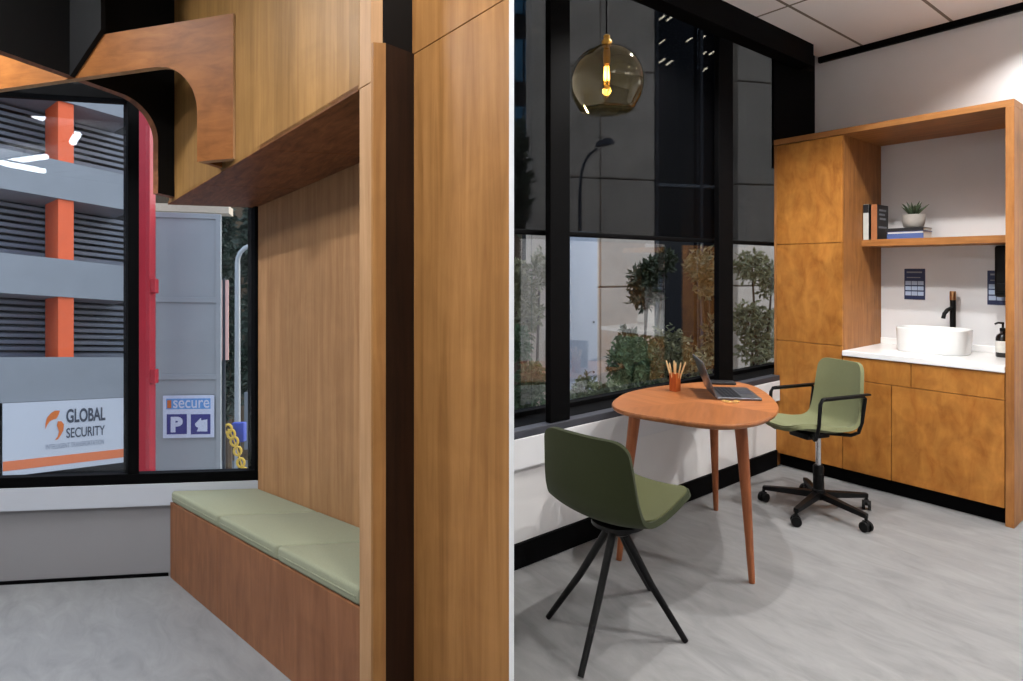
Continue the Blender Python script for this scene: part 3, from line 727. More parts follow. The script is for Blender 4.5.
for a, b in [(-1.968,-1.2),(-1.198,-.5),(-.498,.04)]:
    MB(LM).rpoly([(0,b),(.48,b),(.48,a if a > -1.9 else mit(.48)),(0,a if a > -1.9 else mit(0))],2.038,2.058).build('soffit_board', 'oak_soffit', t, bevel=.001)
t = thing('nook_post', 'pale wooden end post at the near end of the bench', 'post', LM(.25,-2,0))
MB(LM).box(.0,.036,-2.036,-1.97,.0,2.04).build('lower_panel', 'oak_edge', t, bevel=.001)
MB(LM).box(.0,.036,-2.036,-1.97,2.043,3.26).build('upper_panel', 'oak_edge', t, bevel=.001)
zt = 2.36
t = thing('return_panel', 'wooden return panel painted dark for the shade in the gap beside the pale post', 'panel', W(-.38,1.87,-H))
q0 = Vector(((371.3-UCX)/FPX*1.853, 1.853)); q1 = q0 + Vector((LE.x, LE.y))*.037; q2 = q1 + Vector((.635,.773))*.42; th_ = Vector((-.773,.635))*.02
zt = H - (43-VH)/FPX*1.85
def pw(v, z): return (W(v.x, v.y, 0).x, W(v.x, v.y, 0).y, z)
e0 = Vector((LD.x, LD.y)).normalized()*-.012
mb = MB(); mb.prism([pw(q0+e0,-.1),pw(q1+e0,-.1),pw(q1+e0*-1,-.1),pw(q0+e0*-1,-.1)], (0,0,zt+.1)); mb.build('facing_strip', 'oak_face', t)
mb = MB(); mb.prism([pw(q1+e0,-.1),pw(q2,-.1),pw(q2+th_,-.1),pw(q1+e0*-.9,-.1)], (0,0,zt+.1)); mb.build('return_sheet', 'shaded_oak', t)
mb = MB(); mb.prism([pw(q1,zt+.002),pw(q2,zt+.002),pw(q2+th_,zt+.002),pw(q1+th_,zt+.002)], (0,0,.78)); mb.build('shade_infill', 'black_and_shade', t)  # black sheet painted in for the shaded void above the return
# big near panel
Yn = 1.632; nr_ = Vector(((509.2-UCX)/FPX*Yn, Yn)); dn = Vector((LD.x, LD.y)).normalized(); fr_ = nr_ + dn*.463; tk = Vector((.711,.703))*.006
t = thing('side_panel', 'large near wooden wall panel filling the space left of the white divider', 'panel', W(nr_.x-.1, nr_.y+.1, -H))
def seam(v, base): # height of the sloping joint line above plan point
    return base
def zs_at(X, Y, zref): return zl(X, Y, 0).z + zref
zr = (H - (57-VH)/FPX*fr_.y) - zl(fr_.x, fr_.y, 0).z
def pan(za, zb, mat, nm):
    mb = MB(); ps = [nr_, fr_, fr_+tk, nr_+tk]
    vs = [(W(q.x,q.y).x, W(q.x,q.y).y, za(q)) for q in ps]+[(W(q.x,q.y).x, W(q.x,q.y).y, zb(q)) for q in ps]
    mb.add(vs, [(0,3,2,1),(4,5,6,7),(0,1,5,4),(1,2,6,5),(2,3,7,6),(3,0,4,7)]); mb.build(nm, mat, t, bevel=.001)
pan(lambda q: -.1, lambda q: zs_at(q.x,q.y,zr)-.0015, 'oak_face', 'lower_sheet')
pan(lambda q: zs_at(q.x,q.y,zr)+.0015, lambda q: 3.4, 'oak_face', 'upper_sheet')
# arched panels
def arch_panel(name, lab, org, dirv, kleft, kin, kcurve, zleg, zarch, ztop, thick, tdir, mat, edge, kleg):
    # plan: origin + dirv*k ; outline in (k, z) on the lounge's ramped levels
    pts = [(kleg, zleg), (kleg, ztop), (kleft, ztop), (kleft, zarch)]
    N_ = 14
    for i in range(N_+1):
        a = PI/2*i/N_; pts.append((kcurve+(kin-kcurve)*math.sin(a), zarch-(1-math.cos(a))*abs(kin-kcurve)*1.0))
    pts.append((kin, zleg))
    def w3(k, z, s_):
        v = Vector((org.x,org.y)) + Vector((dirv.x,dirv.y))*k + Vector((tdir[0],tdir[1]))*s_
        return zl(v.x, v.y, z)
    t = thing(name, lab, 'panel', w3((kin+kleg)/2, zleg, 0))
    mb = MB(); n = len(pts)
    mb.add([tuple(w3(k,z,0)) for k,z in pts], [tuple(range(n))])
    mb.add([tuple(w3(k,z,thick)) for k,z in pts], [tuple(range(n-1,-1,-1))])
    f_ = mb.build('face_sheet', mat, t)
    mb = MB(); mb.add([tuple(w3(k,z,0)) for k,z in pts]+[tuple(w3(k,z,thick)) for k,z in pts], [(i,i+n,(i+1)%n+n,(i+1)%n) for i in range(n)])
    mb.build('edge_lining', edge, t)
def on_plan(u, org, dirv):        # k where sight line u meets the plan line
    m = (u-UCX)/FPX; return (m*org.y-org.x)/(dirv.x-m*dirv.y)
pA = LO + LE*0 + LD*-.96; dA = hdir(-1900,357); dA = Vector((-abs(dA.x)*1, dA.y if dA.x < 0 else -dA.y)); dA = dA.normalized()
kA = {u: on_plan(u, pA, dA) for u in (-76,75,155,197)}
def zpix(u, v, org, dirv):
    k = on_plan(u, org, dirv); X = org.x+dirv.x*k; Y = org.y+dirv.y*k
    return H-(v-VH)/FPX*Y - zl(X, Y, 0).z
zAl = zpix(237,158,pA,dA); zAa = zpix(155,67,pA,dA)
arch_panel('arched_panel', 'wooden arched screen panel with a rounded opening left of the bulkhead', pA, dA, kA[-76], kA[197], kA[155], zAl, zAa, 2.69, .03, (.5,.866), 'oak_arch', 'oak_edge', 0.02)
aw = bpy.data.objects['arched_panel']
def aM(k, s_, z):
    v = Vector((pA.x,pA.y)) + Vector((dA.x,dA.y))*k + Vector((.5,.866))*s_; return zl(v.x, v.y, z)
MB(aM).box(kA[197]-.028,kA[197],.03,.2,zAl,zAl+.36).build('reveal_board', 'oak_arch', aw)
gp0, gp1 = (kA[75], zpix(75,78,pA,dA)), (on_plan(106,pA,dA), 2.70)
oB = Vector((pA.x+dA.x*kA[75], pA.y+dA.y*kA[75])); dB = hdir(860,357); dB = Vector((dB.x,dB.y)).normalized()
kB = {u: on_plan(u, oB, dB) for u in (-110,122,158,185)}
zBa = zpix(75,77,oB,dB); zBl = zpix(158,193,oB,dB)
arch_panel('arched_panel', 'arched screen panel painted black for its shade, crossing in front of the window top', oB, dB, kB[-110], kB[158], kB[122], zBl, zBa, 3.26, -.045, (.866,-.5), 'black_and_shade', 'oak_soffit', kB[185])  # black face stands for the panel's shade
gm = MB(); gv = [(gp0[0],gp0[1]),(gp1[0],gp1[1]),(gp1[0],3.2),(gp0[0],3.2)]
gm.add([tuple(aM(k,-.002,z)) for k,z in gv]+[tuple(aM(k,-.022,z)) for k,z in gv], [(0,1,2,3),(7,6,5,4),(0,4,5,1),(1,5,6,2),(2,6,7,3),(3,7,4,0)])
gm.build('black_corner_sheet', 'black_and_shade', bpy.data.objects['arched_panel.001'])  # sheet added to blacken the corner where the two panels cross

# ================================================================== OUTSIDE, LOUNGE SIDE
dF = hdir(972,357); dF = Vector((dF.x,dF.y)).normalized(); nF = Vector((dF.y,-dF.x))
oF = Vector(((63-UCX)/FPX*16, 16))
zF0 = H-(357-VH)/FPX*16
def FM(k, s_, z):                                   # along, out towards us, up
    v = oF + dF*k + nF*s_
    return Vector((W(v.x,v.y).x, W(v.x,v.y).y, H-(357-VH)/FPX*v.y + z))
def kF(u): return on_plan(u, oF, dF)
t = thing('car_park', 'grey louvred car park building with orange columns across the street', 'building', FM(0,0,-4))
lv = [(6.77,8.2),(4.18,5.18),(1.59,2.59),(-1.14,0)]
for a, b in lv: MB(FM).box(-14,kF(134),-1.5,.0,a,b).build('spandrel', 'spandrel', t)
MB(FM).box(-14,kF(134),-.5,.0,-4.5,-3.4).build('spandrel', 'spandrel', t)
for a, b in [(5.18,6.77),(2.59,4.18),(0,1.59)]:
    l = MB(FM)
    for k in range(9):
        z = a+(b-a)*(k+.55)/9; e_ = kF(152); l.add([(-14,-1.42,z+.02),(e_,-1.42,z+.02),(e_,-1.30,z-.09),(-14,-1.30,z-.09),(-14,-1.42,z+.04),(e_,-1.42,z+.04),(e_,-1.30,z-.0),(-14,-1.30,z-.0)],
              [(0,3,2,1),(4,5,6,7),(0,1,5,4),(1,2,6,5),(2,3,7,6),(3,0,4,7)])
    l.build('louvres', 'louvre', t)
MB(FM).box(-14,kF(153),-1.8,-1.6,-4.5,8.2).build('dark_interior', 'louvre_back', t)
ck = kF(59), kF(74.5)
for off in (0,-3.1,-6.2):
    MB(FM).box(ck[0]+off,ck[1]+off,-1.1,-.06,-1.0,8.2).build('column', 'orange', t)
MB(FM).box(kF(128),kF(134),-.3,.04,-4.5,8.2).build('corner_pier', 'dark_clad', t)

t = thing('banner', 'white GLOBAL SECURITY banner on the grey car park', 'banner', FM(0,.05,-3))
zb1 = lambda v, u=63: 0
def FP(u, v):                                       # facade point under a sight line
    k = kF(u); X = oF + dF*k; return k, (357-v)/FPX*X.y
k0, k1 = kF(2), kF(140)
bt, bb = -1.15, FP(63,469.5)[1]
MB(FM).box(k0,k1,.02,.06,bb,bt).build('banner_sheet', 'banner', t)
os_t, os_b = FP(63,455)[1], FP(63,464)[1]
MB(FM).box(k0,k1,.055,.066,os_b,os_t).build('orange_stripe', 'banner_orange', t)
ex = FM(1,.07,0)-FM(0,.07,0); eyv = Vector((0,0,1))
def ftext(txt, u0, u1, v0, v1, mat, nm, bold=0):
    (ka, za), (kb_, _) = FP(u0, v1), FP(u1, v1); zb = FP(u0, v0)[1]
    mb = text_mb(txt, zb-za, FM(ka,.068,za), ex, eyv, None, bold, kb_-ka, .0)
    mb.build(nm, mat, t)
ftext('GLOBAL', 65.5, 104.5, 409, 423, 'ink', 'lettering', .03)
ftext('SECURITY', 65.5, 104, 428, 438, 'ink', 'lettering', .012)
ftext('INTELLIGENT TRANSPORTATION', 45, 103, 444.5, 449.5, 'ink_pale', 'lettering')
def comma(pts, nm):
    mb = MB(); n = len(pts)
    q = [FP(u, v) for u, v in pts]
    mb.add([tuple(FM(k,.069,z)) for k, z in q], [tuple(range(n))]); mb.build(nm, 'logo_orange', t)
comma([(44.5,429),(44.5,424),(46,418),(50,413),(54,410.5),(59,410.5),(58,414),(55.5,418.5),(52,419.5),(49,421),(46.5,424.5)], 'logo_mark')
comma([(54,440),(57,436),(58,431),(56,425),(57,421),(60.5,421),(63,424),(62.5,430),(60,435),(57,439)], 'logo_mark')
# gate, sign, post
dG = hdir(4300,350); dG = Vector((dG.x,dG.y)).normalized()
def plane_fn(u, Y):
    o_ = Vector(((u-UCX)/FPX*Y, Y)); nG = Vector((dG.y,-dG.x))
    def fn(k, s_, z):
        v = o_ + dG*k + nG*s_
        return Vector((W(v.x,v.y).x, W(v.x,v.y).y, H-(357-VH)/FPX*v.y + z))
    def pix(u2, v2):
        k = on_plan(u2, o_, dG); Yk = (o_+dG*k).y; return k, (357-v2)/FPX*Yk
    return fn, pix
GM, GP = plane_fn(153, 8)
t = thing('gate', 'tall grey metal gate leaf behind the red post outside', 'gate', GM(.4,0,-2.4))
ga, gb = GP(150,300)[0], GP(221,300)[0]; gt = GP(190,214)[1]
MB(GM).box(ga,gb,-.03,.0,-3,gt).build('sheet', 'gate', t)
fr = MB(GM)
for v in (216,300,377): z = GP(190,v)[1]; fr.box(ga,gb,-.02,.02,z-.035,z+.035)
fr.box(gb-.06,gb,-.02,.021,-3,gt); fr.box(ga,ga+.06,-.02,.021,-3,gt); fr.build('frame', 'gate', t, bevel=.005)
t = thing('parking_sign', 'SECURE parking sign with a P and an arrow on the grey gate', 'sign', GM(GP(190,417)[0],.02,GP(190,438)[1]))
def gbox(u0, u1, v0, v1, s0, s1, mat, nm, r=0):
    (k0, z1), (k1, z0) = GP(u0, v0), GP(u1, v1); z0 = GP(u0, v1)[1]
    (MB(GM).rbox(k0,k1,s0,s1,z0,z1,r) if r else MB(GM).box(k0,k1,s0,s1,z0,z1)).build(nm, mat, t)
gbox(164,215,395.5,438,.024,.04,'sign_white','sign_board',.007)
gbox(167.5,211.5,398.5,409,.039,.043,'sky_blue','name_strip')
gbox(168,188,414,434,.039,.043,'navy','parking_square'); gbox(192,211.5,414,434,.039,.043,'navy','arrow_square')
gbox(168.5,172.5,400,408,.042,.045,'logo_orange','logo_mark')
gx = GM(1,0,0)-GM(0,0,0)
def gtext(txt, u0, u1, v0, v1, bold):
    (ka, za), kb_ = GP(u0, v1), GP(u1, v1)[0]; zb = GP(u0, v0)[1]
    text_mb(txt, zb-za, GM(ka,.0455,za), gx, Vector((0,0,1)), None, bold, kb_-ka, .0).build('lettering', 'sign_white', t)
gtext('secure', 174.5, 210.5, 400, 408, .01); gtext('P', 172, 184, 416.5, 432, .06)
ar = [(196,423.5),(202,417.5),(202.5,420),(208.5,419),(208.5,431),(198,431),(199.5,427.5),(197,426)]
mb = MB(); mb.add([tuple(GM(GP(u,v)[0],.0455,GP(u,v)[1])) for u, v in ar], [tuple(range(len(ar)))]); mb.build('arrow', 'sign_white', t)
RM, RP = plane_fn(145, 7.6)
t = thing('gate_post', 'thick red steel gate post beside the black window mullion', 'post', RM(0,0,-2.4))
MB(RM).box(RP(137,300)[0],RP(152.5,300)[0],-.1,.08,-3,4.2).build('post_tube', 'red', t, bevel=.01)
for v in (286,376):
    k_, z_ = RP(155,v); MB(RM).rbox(k_-.06,k_+.03,-.04,.07,z_-.09,z_+.09,.01).build('hinge', 'red', t)
HM, HP = plane_fn(190, 8.4)
tag(MB(HM).box(HP(135,209)[0],HP(231,209)[0],-.1,.1,HP(190,213.5)[1],HP(190,206)[1]).build('gate_beam', 'beige'), 'pale beam spanning above the grey gate outside', 'beam')
SM, SP = plane_fn(238, 13)
t = thing('street_lamp', 'pale galvanised street lamp with a curved arm beyond the gate', 'street lamp', SM(0,0,-4))
ks = SP(237.5,300)[0]; zt_ = SP(237,262)[1]
MB().tube([SM(ks,0,-5),SM(ks,0,zt_)], [.07,.055], 12).build('pole', 'steel_pale', t, True)
MB().tube([SM(ks,0,zt_-.02)]+[SM(ks+.32-.32*math.cos(a),0,zt_+.36*math.sin(a)) for a in (.25,.6,.95,1.3,1.57)]+[SM(ks+.9,0,zt_+.37)], .05, 10).build('arm', 'steel_pale', t, True)
MB(SM).rbox(ks+.85,ks+1.4,-.1,.1,zt_+.3,zt_+.42,.04).build('lamp_head', 'steel_pale', t, True)
NM, NP = plane_fn(225, 12)
t = thing('street_banner', 'narrow faded pink vertical banner beside the street lamp', 'banner', NM(0,0,NP(225,360)[1]))
MB(NM).box(NP(221,320)[0],NP(228.6,320)[0],-.01,.01,NP(225,360)[1],NP(225,280)[1]).build('cloth', 'pink', t)
MB().tube([NM(NP(224,320)[0],.0,-5),NM(NP(224,320)[0],.0,NP(225,278)[1])], .03, 8).build('pole', 'dark_steel', t, True)
t = thing('street_box', 'small blue box standing in the street beyond the gate', 'box', SM(SP(246,430)[0],.5,-2.4))
kb_, zb_ = SP(246,429); MB(SM).rbox(kb_-.12,kb_+.12,.4,.62,zb_-.2,zb_+.2,.02).build('box_body', 'blue_box', t, True)
MB(SM).tube([SM(0,0,0),SM(0,0,.01)], .001)
pb = MB(); pb.tube([SM(kb_,.5,zb_-.2),SM(kb_,.5,-5)], .03); pb.build('stand', 'dark_steel', t, True)
t = thing('barrier_chain', 'yellow plastic barrier chain hanging near the street lamp', 'chain', SM(0,.6,-2.2))
cpts = [(238,425),(241,430),(244,437),(247,446),(250,457),(253,466)]
for i, (u, v) in enumerate(cpts):
    k_, z_ = SP(u, v); mb = MB(); mb.tube([SM(k_+.07*math.cos(a*PI/6),.7,z_+.09*math.sin(a*PI/6)) for a in range(13)], .025, 6); mb.build('link', 'yellow', t, True)
cp = MB(); cp.tube([SM(SP(u,v)[0],.7,SP(u,v)[1]) for u, v in cpts], .014, 6); cp.build('cord', 'yellow', t, True)
# street
st = MB(); sp_ = [(-26,4.6),(-2.2,4.6),(-.9,26),(-26,26)]
st.add([(W(x,y).x, W(x,y).y, H-(357-VH)/FPX*y-3.6) for x, y in sp_]+[(W(x,y).x, W(x,y).y, H-(357-VH)/FPX*y-3.8) for x, y in sp_], [(0,1,2,3),(7,6,5,4),(0,4,5,1),(1,5,6,2),(2,6,7,3),(3,7,4,0)])
struct(st.build('ground_street', 'asphalt'))
tag(MB(SM).box(SP(205,412)[0],SP(300,412)[0],-3.2,-3.0,SP(240,470)[1],SP(240,400)[1]).build('street_wall', 'asphalt'), 'low grey street wall below the dark trees beyond the lamp', 'wall')

# ------------------------------------------------------------------ foliage
def leaves(mb, c, r, n, s, shell_=.5):
    for _ in range(n):
        d = Vector((random.gauss(0,1), random.gauss(0,1), random.gauss(0,1))).normalized()
        q = Vector(c) + Vector((d.x*r[0], d.y*r[1], d.z*r[2]))*(shell_+(1-shell_)*random.random())
        a = Vector((random.gauss(0,1), random.gauss(0,1), random.gauss(0,1))).normalized(); b = a.cross(Vector((random.gauss(0,1), random.gauss(0,1), random.gauss(0,1)))).normalized()
        l = s*random.uniform(.7,1.3); w = l*.42; m = a.cross(b)*l*.1
        mb.add([q, q+a*l*.5+b*w*.5+m, q+a*l, q+a*l*.5-b*w*.5+m], [(0,1,2,3)])
def tree(name, lab, cat, base, blobs, n, s, lm, trunk=.02, group=None):
    t = thing(name, lab, cat, base, 0, group)
    mb = MB()
    for c, r, wgt in blobs: leaves(mb, c, r, int(n*wgt), s)
    mb.build('foliage', lm, t)
    st = MB()
    for c, r, wgt in blobs:
        b0 = Vector(base); c_ = Vector(c); m = (b0+c_)/2 + Vector((random.uniform(-.06,.06), random.uniform(-.06,.06), 0))
        st.tube([b0, m, c_, c_+Vector((random.uniform(-.5,.5)*r[0], random.uniform(-.5,.5)*r[1], .6*r[2]))], [trunk,trunk*.7,trunk*.45,trunk*.2], 7)
    st.build('stems', 'bark', t, True)
    return t
def px(u, v, Y): return at(u, v, Y)
def blob(u, v, Y, ru, rv, w): k = Y/FPX; return (px(u,v,Y), (ru*k, ru*k, rv*k), w)
for i, (u, Y, bl, lab) in enumerate([(228,19,[(224,262,12,34),(231,330,10,40),(226,390,12,28),(222,225,10,22)],'dark tree behind the pink banner beyond the gate'),(256,17,[(252,250,11,30),(257,310,10,40),(252,370,11,34),(258,218,10,18)],'dark green tree behind the curved street lamp')]):
    b_ = px(u, 420, Y); b_.z = H-.1455*Y-3.6
    tree('street_tree', lab, 'tree', b_, [blob(a,b,Y,c,d,1) for a,b,c,d in bl], 900, .28, 'leaf_deep', .12)
BM, BP = plane_fn(230, 21)
t = thing('brown_building', 'plain brown building behind the dark street trees', 'building', BM(0,-.5,-6))
MB(BM).box(BP(150,300)[0],BP(330,300)[0],-.6,0,-6,BP(230,150)[1]).build('wall', 'brown_wall', t)
for u in (205,228,250):
    MB(BM).box(BP(u,300)[0],BP(u+13,300)[0],-.1,.03,BP(u,330)[1],BP(u,250)[1]).build('window', 'dark_glass', t)

# ================================================================== OUTSIDE, MEETING ROOM SIDE
dH = hdir(2850,269); dH = Vector((dH.x,dH.y)).normalized()
oH = Vector(((620-UCX)/FPX*9, 9)); nH = Vector((dH.y,-dH.x))
def HB(k, s_, z):
    v = oH + dH*k + nH*s_; return Vector((W(v.x,v.y).x, W(v.x,v.y).y, z))
def hk(u): return on_plan(u, oH, dH)
def hz(u, v): return H-(v-VH)/FPX*(oH+dH*hk(u)).y
t = thing('concrete_building', 'beige precast concrete building with a dark glazed strip across the courtyard', 'building', HB(0,0,-.6))
zj = [hz(620,620),hz(620,510),hz(620,398),hz(620,287),hz(620,179),hz(620,70),hz(620,-40),hz(620,-150),hz(620,-260)]
zz = sorted(zj)
def panels(u0, u1):
    mb = MB(HB)
    for a, b in zip(zz[:-1], zz[1:]): mb.rbox(hk(u0),hk(u1),-.3,0,a+.01,b-.01,.012,1)
    mb.build('wall_panels', 'concrete', t)
MB(HB).box(hk(540),hk(655),-.42,-.31,zz[0],zz[-1]).build('core_wall', 'concrete_joint', t); MB(HB).box(hk(738),hk(885),-.42,-.31,zz[0],zz[-1]).build('core_wall', 'concrete_joint', t)
panels(545,600); panels(600.8,655); panels(738,800); panels(800.8,880)
ks0, ks1 = hk(655), hk(738)
MB(HB).box(ks0,ks1,-.6,-.5,zz[0],zz[-1]).build('glazed_strip', 'dark_glass', t)
MB(HB).box(ks0-.0,ks0+.06,-.5,.01,zz[0],zz[-1]).build('strip_jamb', 'dark_clad', t)
for u in (701,): MB(HB).box(hk(u)+.24,hk(u)+.29,-.5,-.4,zz[0],zz[-1]).build('glazing_bar', 'slate', t)
MB(HB).box(ks0,ks1,-.5,-.42,hz(690,183),hz(690,180)).build('transom', 'print_grey', t)
# lit office ceiling fittings just inside the glazing
OL = [(661,18),(669,19),(661,42),(661,61),(669,63),(690,40),(704,38),(705,54),(714,53),(706,70)]
for i, (u, v) in enumerate(OL):
    k_ = hk(u)+.27; z_ = H-(v-VH)/FPX*((oH+dH*hk(u)).y+.55)
    mb = MB(HB); mb.add([(k_-.06,-.49,z_-.035),(k_-.03,-.49,z_-.045),(k_+.07,-.49,z_+.03),(k_+.04,-.49,z_+.04),(k_-.06,-.47,z_-.035),(k_-.03,-.47,z_-.045),(k_+.07,-.47,z_+.03),(k_+.04,-.47,z_+.04)], [(0,3,2,1),(4,5,6,7),(0,1,5,4),(1,2,6,5),(2,3,7,6),(3,0,4,7)])
    tag(mb.build('office_light', 'office_light'), 'small slanted lit strip glowing behind the dark glazing across the courtyard', 'light', 'lit strips in the dark glazing')
# left dark tower with blue windows
TM_o = Vector(((500-UCX)/FPX*11, 11))
def TB(k, s_, z):
    v = TM_o + dH*k + nH*s_; return Vector((W(v.x,v.y).x, W(v.x,v.y).y, z))
def tk_(u): return on_plan(u, TM_o, dH)
def tz(v): return H-(v-VH)/FPX*11
t = thing('dark_tower', 'dark clad tower with blue windows behind the narrow left pane', 'building', TB(.3,0,-1))
MB(TB).box(tk_(512.5),tk_(540),-.4,0,-1.2,9).build('wall', 'dark_clad', t)
for v0, v1 in [(-40,12),(38,80),(105,150)]:
    for u0, u1 in [(514,522.5),(524.5,533)]:
        MB(TB).box(tk_(u0),tk_(u1),-.02,.02,tz(v1),tz(v0)).build('window', 'blue_glass', t)
CO = Vector(((542-UCX)/FPX*7.5, 7.5))
def colm(u0, u1, Y, mat, lab, zt2=5.6):
    o_ = Vector(((u0-UCX)/FPX*Y, Y))
    def fn(k, s_, z):
        v = o_ + dH*k + nH*s_; return Vector((W(v.x,v.y).x, W(v.x,v.y).y, z))
    k1 = on_plan(u1, o_, dH); t = thing('column', lab, 'column', fn(k1/2,-.1,-.6), 0, 'columns in the courtyard')
    MB(fn).rbox(0,k1,-.25,0,-.6,zt2,.02,2).build('shaft', mat, t, True)
    MB(fn).rbox(-.03,k1+.03,-.28,.03,-.6,-.4,.02,2).build('plinth', mat, t, True)
    rv = MB(fn)
    for i in range(int((zt2-.3)/.6)): rv.rbox(k1*.8,k1*.8+.025,.0,.008,.2+i*.6,.225+i*.6,.003,1)
    rv.build('rivets', 'slate', t)
colm(531,550,7.6,'concrete','grey concrete column outside the narrow left pane')
colm(571,598,7.2,'pale_reflection','low pale blue-white block imitating a glass reflection, outside left in the wide pane', 1.9)  # solid block made up to imitate a room reflection in the glass
# courtyard lamp
Lp = 7.9
t = thing('courtyard_lamp', 'dark street lamp with a curved neck seen through the blind', 'street lamp', W((581-UCX)/FPX*Lp, Lp, -H-.6))
b_ = px(581,520,Lp); b_.z = -.6
MB().tube([b_, px(580,260,Lp), px(580,190,Lp)], [.035,.028,.024], 10).build('pole', 'dark_steel', t, True)
MB().tube([px(580,192,Lp), px(581,175,Lp), px(584,163,Lp), px(590,154,Lp), px(597,149,Lp)], .02, 8).build('neck', 'dark_steel', t, True)
hd = px(605,144,Lp); mb = MB(); loft(mb, [[(hd.x+1.25*(x*RT[0]*s_-y*RT[1]*s_*.6), hd.y+1.25*(x*RT[1]*s_+y*RT[0]*s_*.6), hd.z+z_*1.25+x*.15) for x, y in sup(0,0,.105,.09,2,24)] for s_, z_ in [(.7,-.02),(1,-.012),(.95,.02),(.6,.05),(.2,.06)]], True, True)
mb.build('lamp_head', 'dark_steel', t, True)
# ground and bed
gr = MB(); gp_ = [(.02,3.05),(9,7.5),(9,14),(.02,14)]
gq = [W(*q) for q in gp_]
gr.prism([(-.28,-3.2,-.6),(-.28,.3,-.6),(-1.2,8,-.6),(W(7,14).x,W(7,14).y,-.6),(W(.05,14).x,W(.05,14).y,-.6)], (0,0,-.2)); struct(gr.build('ground_courtyard', 'plaza'))
# planting
def base(u, Y, z=-.6): q = px(u, 300, Y); q.z = z; return q
tree('shrub', 'dense round dark green bush low outside the wide pane', 'shrub', base(633,4.6), [blob(634,362,4.6,27,27,1),blob(632,385,4.6,24,22,.6)], 1700, .055, 'leaf_mid', .02)
tree('small_tree', 'dark leafy small tree behind the round bush', 'tree', base(640,5.4), [blob(645,288,5.4,17,22,1),blob(628,344,5.4,12,16,.5),blob(650,272,5.4,10,12,.5),blob(664,262,5.4,10,12,.4)], 600, .075, 'leaf_dark', .02)
tree('shrub', 'olive shrub behind the orange pencil cup', 'shrub', base(685,4.9), [blob(670,352,4.9,22,28,1),blob(690,372,4.9,22,30,1),blob(660,395,4.9,16,22,.7),blob(704,396,4.9,14,18,.6)], 480, .06, 'leaf_olive', .018)
tree('small_tree', 'pale olive small tree beside the second black mullion', 'tree', base(712,5.6), [blob(700,265,5.6,14,16,1),blob(708,285,5.6,12,14,.8),blob(712,340,5.6,8,26,.6)], 320, .07, 'leaf_olive', .018)
tree('small_tree', 'airy olive tree outside the pane next to the tall cupboard', 'tree', base(757,5.9), [blob(752,267,5.9,20,16,1),blob(772,280,5.9,14,20,.8),blob(748,320,5.9,15,20,1),blob(768,330,5.9,14,24,.8),blob(757,350,5.9,20,16,.8)], 420, .07, 'leaf_olive', .02)
tree('shrub', 'low pale green ground plant below the pale reflection block', 'shrub', base(605,4.3), [blob(585,392,4.3,14,18,.8),blob(612,398,4.3,20,16,1),blob(640,402,4.3,18,12,.8)], 650, .05, 'leaf_pale', .015)
tree('small_tree', 'thin pale tree outside the narrow left pane', 'tree', base(524,5.2), [blob(520,280,5.2,12,20,.8),blob(527,310,5.2,14,22,1),blob(518,335,5.2,12,18,.8),blob(540,270,5.2,8,20,.5)], 520, .07, 'leaf_olive', .02)
tree('tall_tree', 'dark tree high behind the blind of the narrow left pane', 'tree', base(517,6.3), [blob(516,150,6.3,9,34,1),blob(520,190,6.3,10,30,1),blob(516,215,6.3,9,20,.8)], 420, .1, 'leaf_dark', .05)
tree('shrub', 'green shrub at the foot of the narrow left pane', 'shrub', base(528,4.0), [blob(520,345,4.3,10,18,.7),blob(532,385,4.0,16,24,1),blob(520,402,4.0,12,16,.8)], 700, .05, 'leaf_mid', .015)

# ================================================================== lights
def downlight(x, y, e, col=(1,.975,.945), ang=130, z=CH, blend=.5, rad=.03, lab=None):
    t = thing('downlight', lab, 'ceiling light', (x,y,z), 0, 'recessed downlights')
    MB().lathe([(.05,.0),(.062,-.006),(.066,-.002),(.066,.0)], (x,y,z), 28, False).build('trim_ring', 'white_paint', t, True)
    MB().lathe([(.0,-.0015),(.05,-.0015)], (x,y,z), 24, False).build('lens', 'lens', t)
    l = bpy.data.lights.new('spot', 'SPOT'); l.energy = e; l.color = col; l.spot_size = math.radians(ang); l.spot_blend = blend; l.shadow_soft_size = rad
    lo = bpy.data.objects.new('spot', l); C.objects.link(lo); lo.parent = t; lo.location = (0,0,-.03)
DL = [(1.35,-1.5,150,'recessed downlight over the basin side of the meeting room'),(.55,-2.15,150,'recessed downlight over the table'),(1.6,-.42,70,'recessed downlight close to the cupboard wall washing it with light'),(.95,-4.2,60,'recessed downlight over the near chair'),(2.9,-1.5,170,'recessed downlight far right of the cupboards'),(1.9,-2.3,80,'recessed downlight in the middle of the meeting room')]
for x, y, e, lab in DL: downlight(x, y, e, lab=lab)
for ux, uy, lab in [(3.7,-1.6,'suspended linear uplight unseen at the right, put in to brighten the ceiling'),(3.7,-4.6,'suspended linear uplight unseen behind the tripod, put in to brighten the ceiling')]:
    t = thing('added_uplight', lab, 'ceiling light', (ux,uy,2.6), 0, 'added unseen uplights')
    MB().rbox(ux-.03,ux+.03,uy-.6,uy+.6,2.56,2.6,.006).build('housing', 'white_paint', t, True)
    MB().box(ux-.022,ux+.022,uy-.58,uy+.58,2.599,2.604).build('diffuser', 'lens', t)
    hg = MB()
    for q_ in (-.5,.5): hg.tube([(ux,uy+q_,2.6),(ux,uy+q_,CH)], .003, 6)
    hg.build('hanger', 'black_metal', t, True)
    l = bpy.data.lights.new('up', 'AREA'); l.shape = 'RECTANGLE'; l.size = .05; l.size_y = 1.15; l.energy = 38; l.color = (1,.97,.93)  # unseen lamp added only to brighten the ceiling
    lo = bpy.data.objects.new('up', l); C.objects.link(lo); lo.parent = t; lo.location = (0,0,.012); lo.rotation_euler = (PI,0,0)
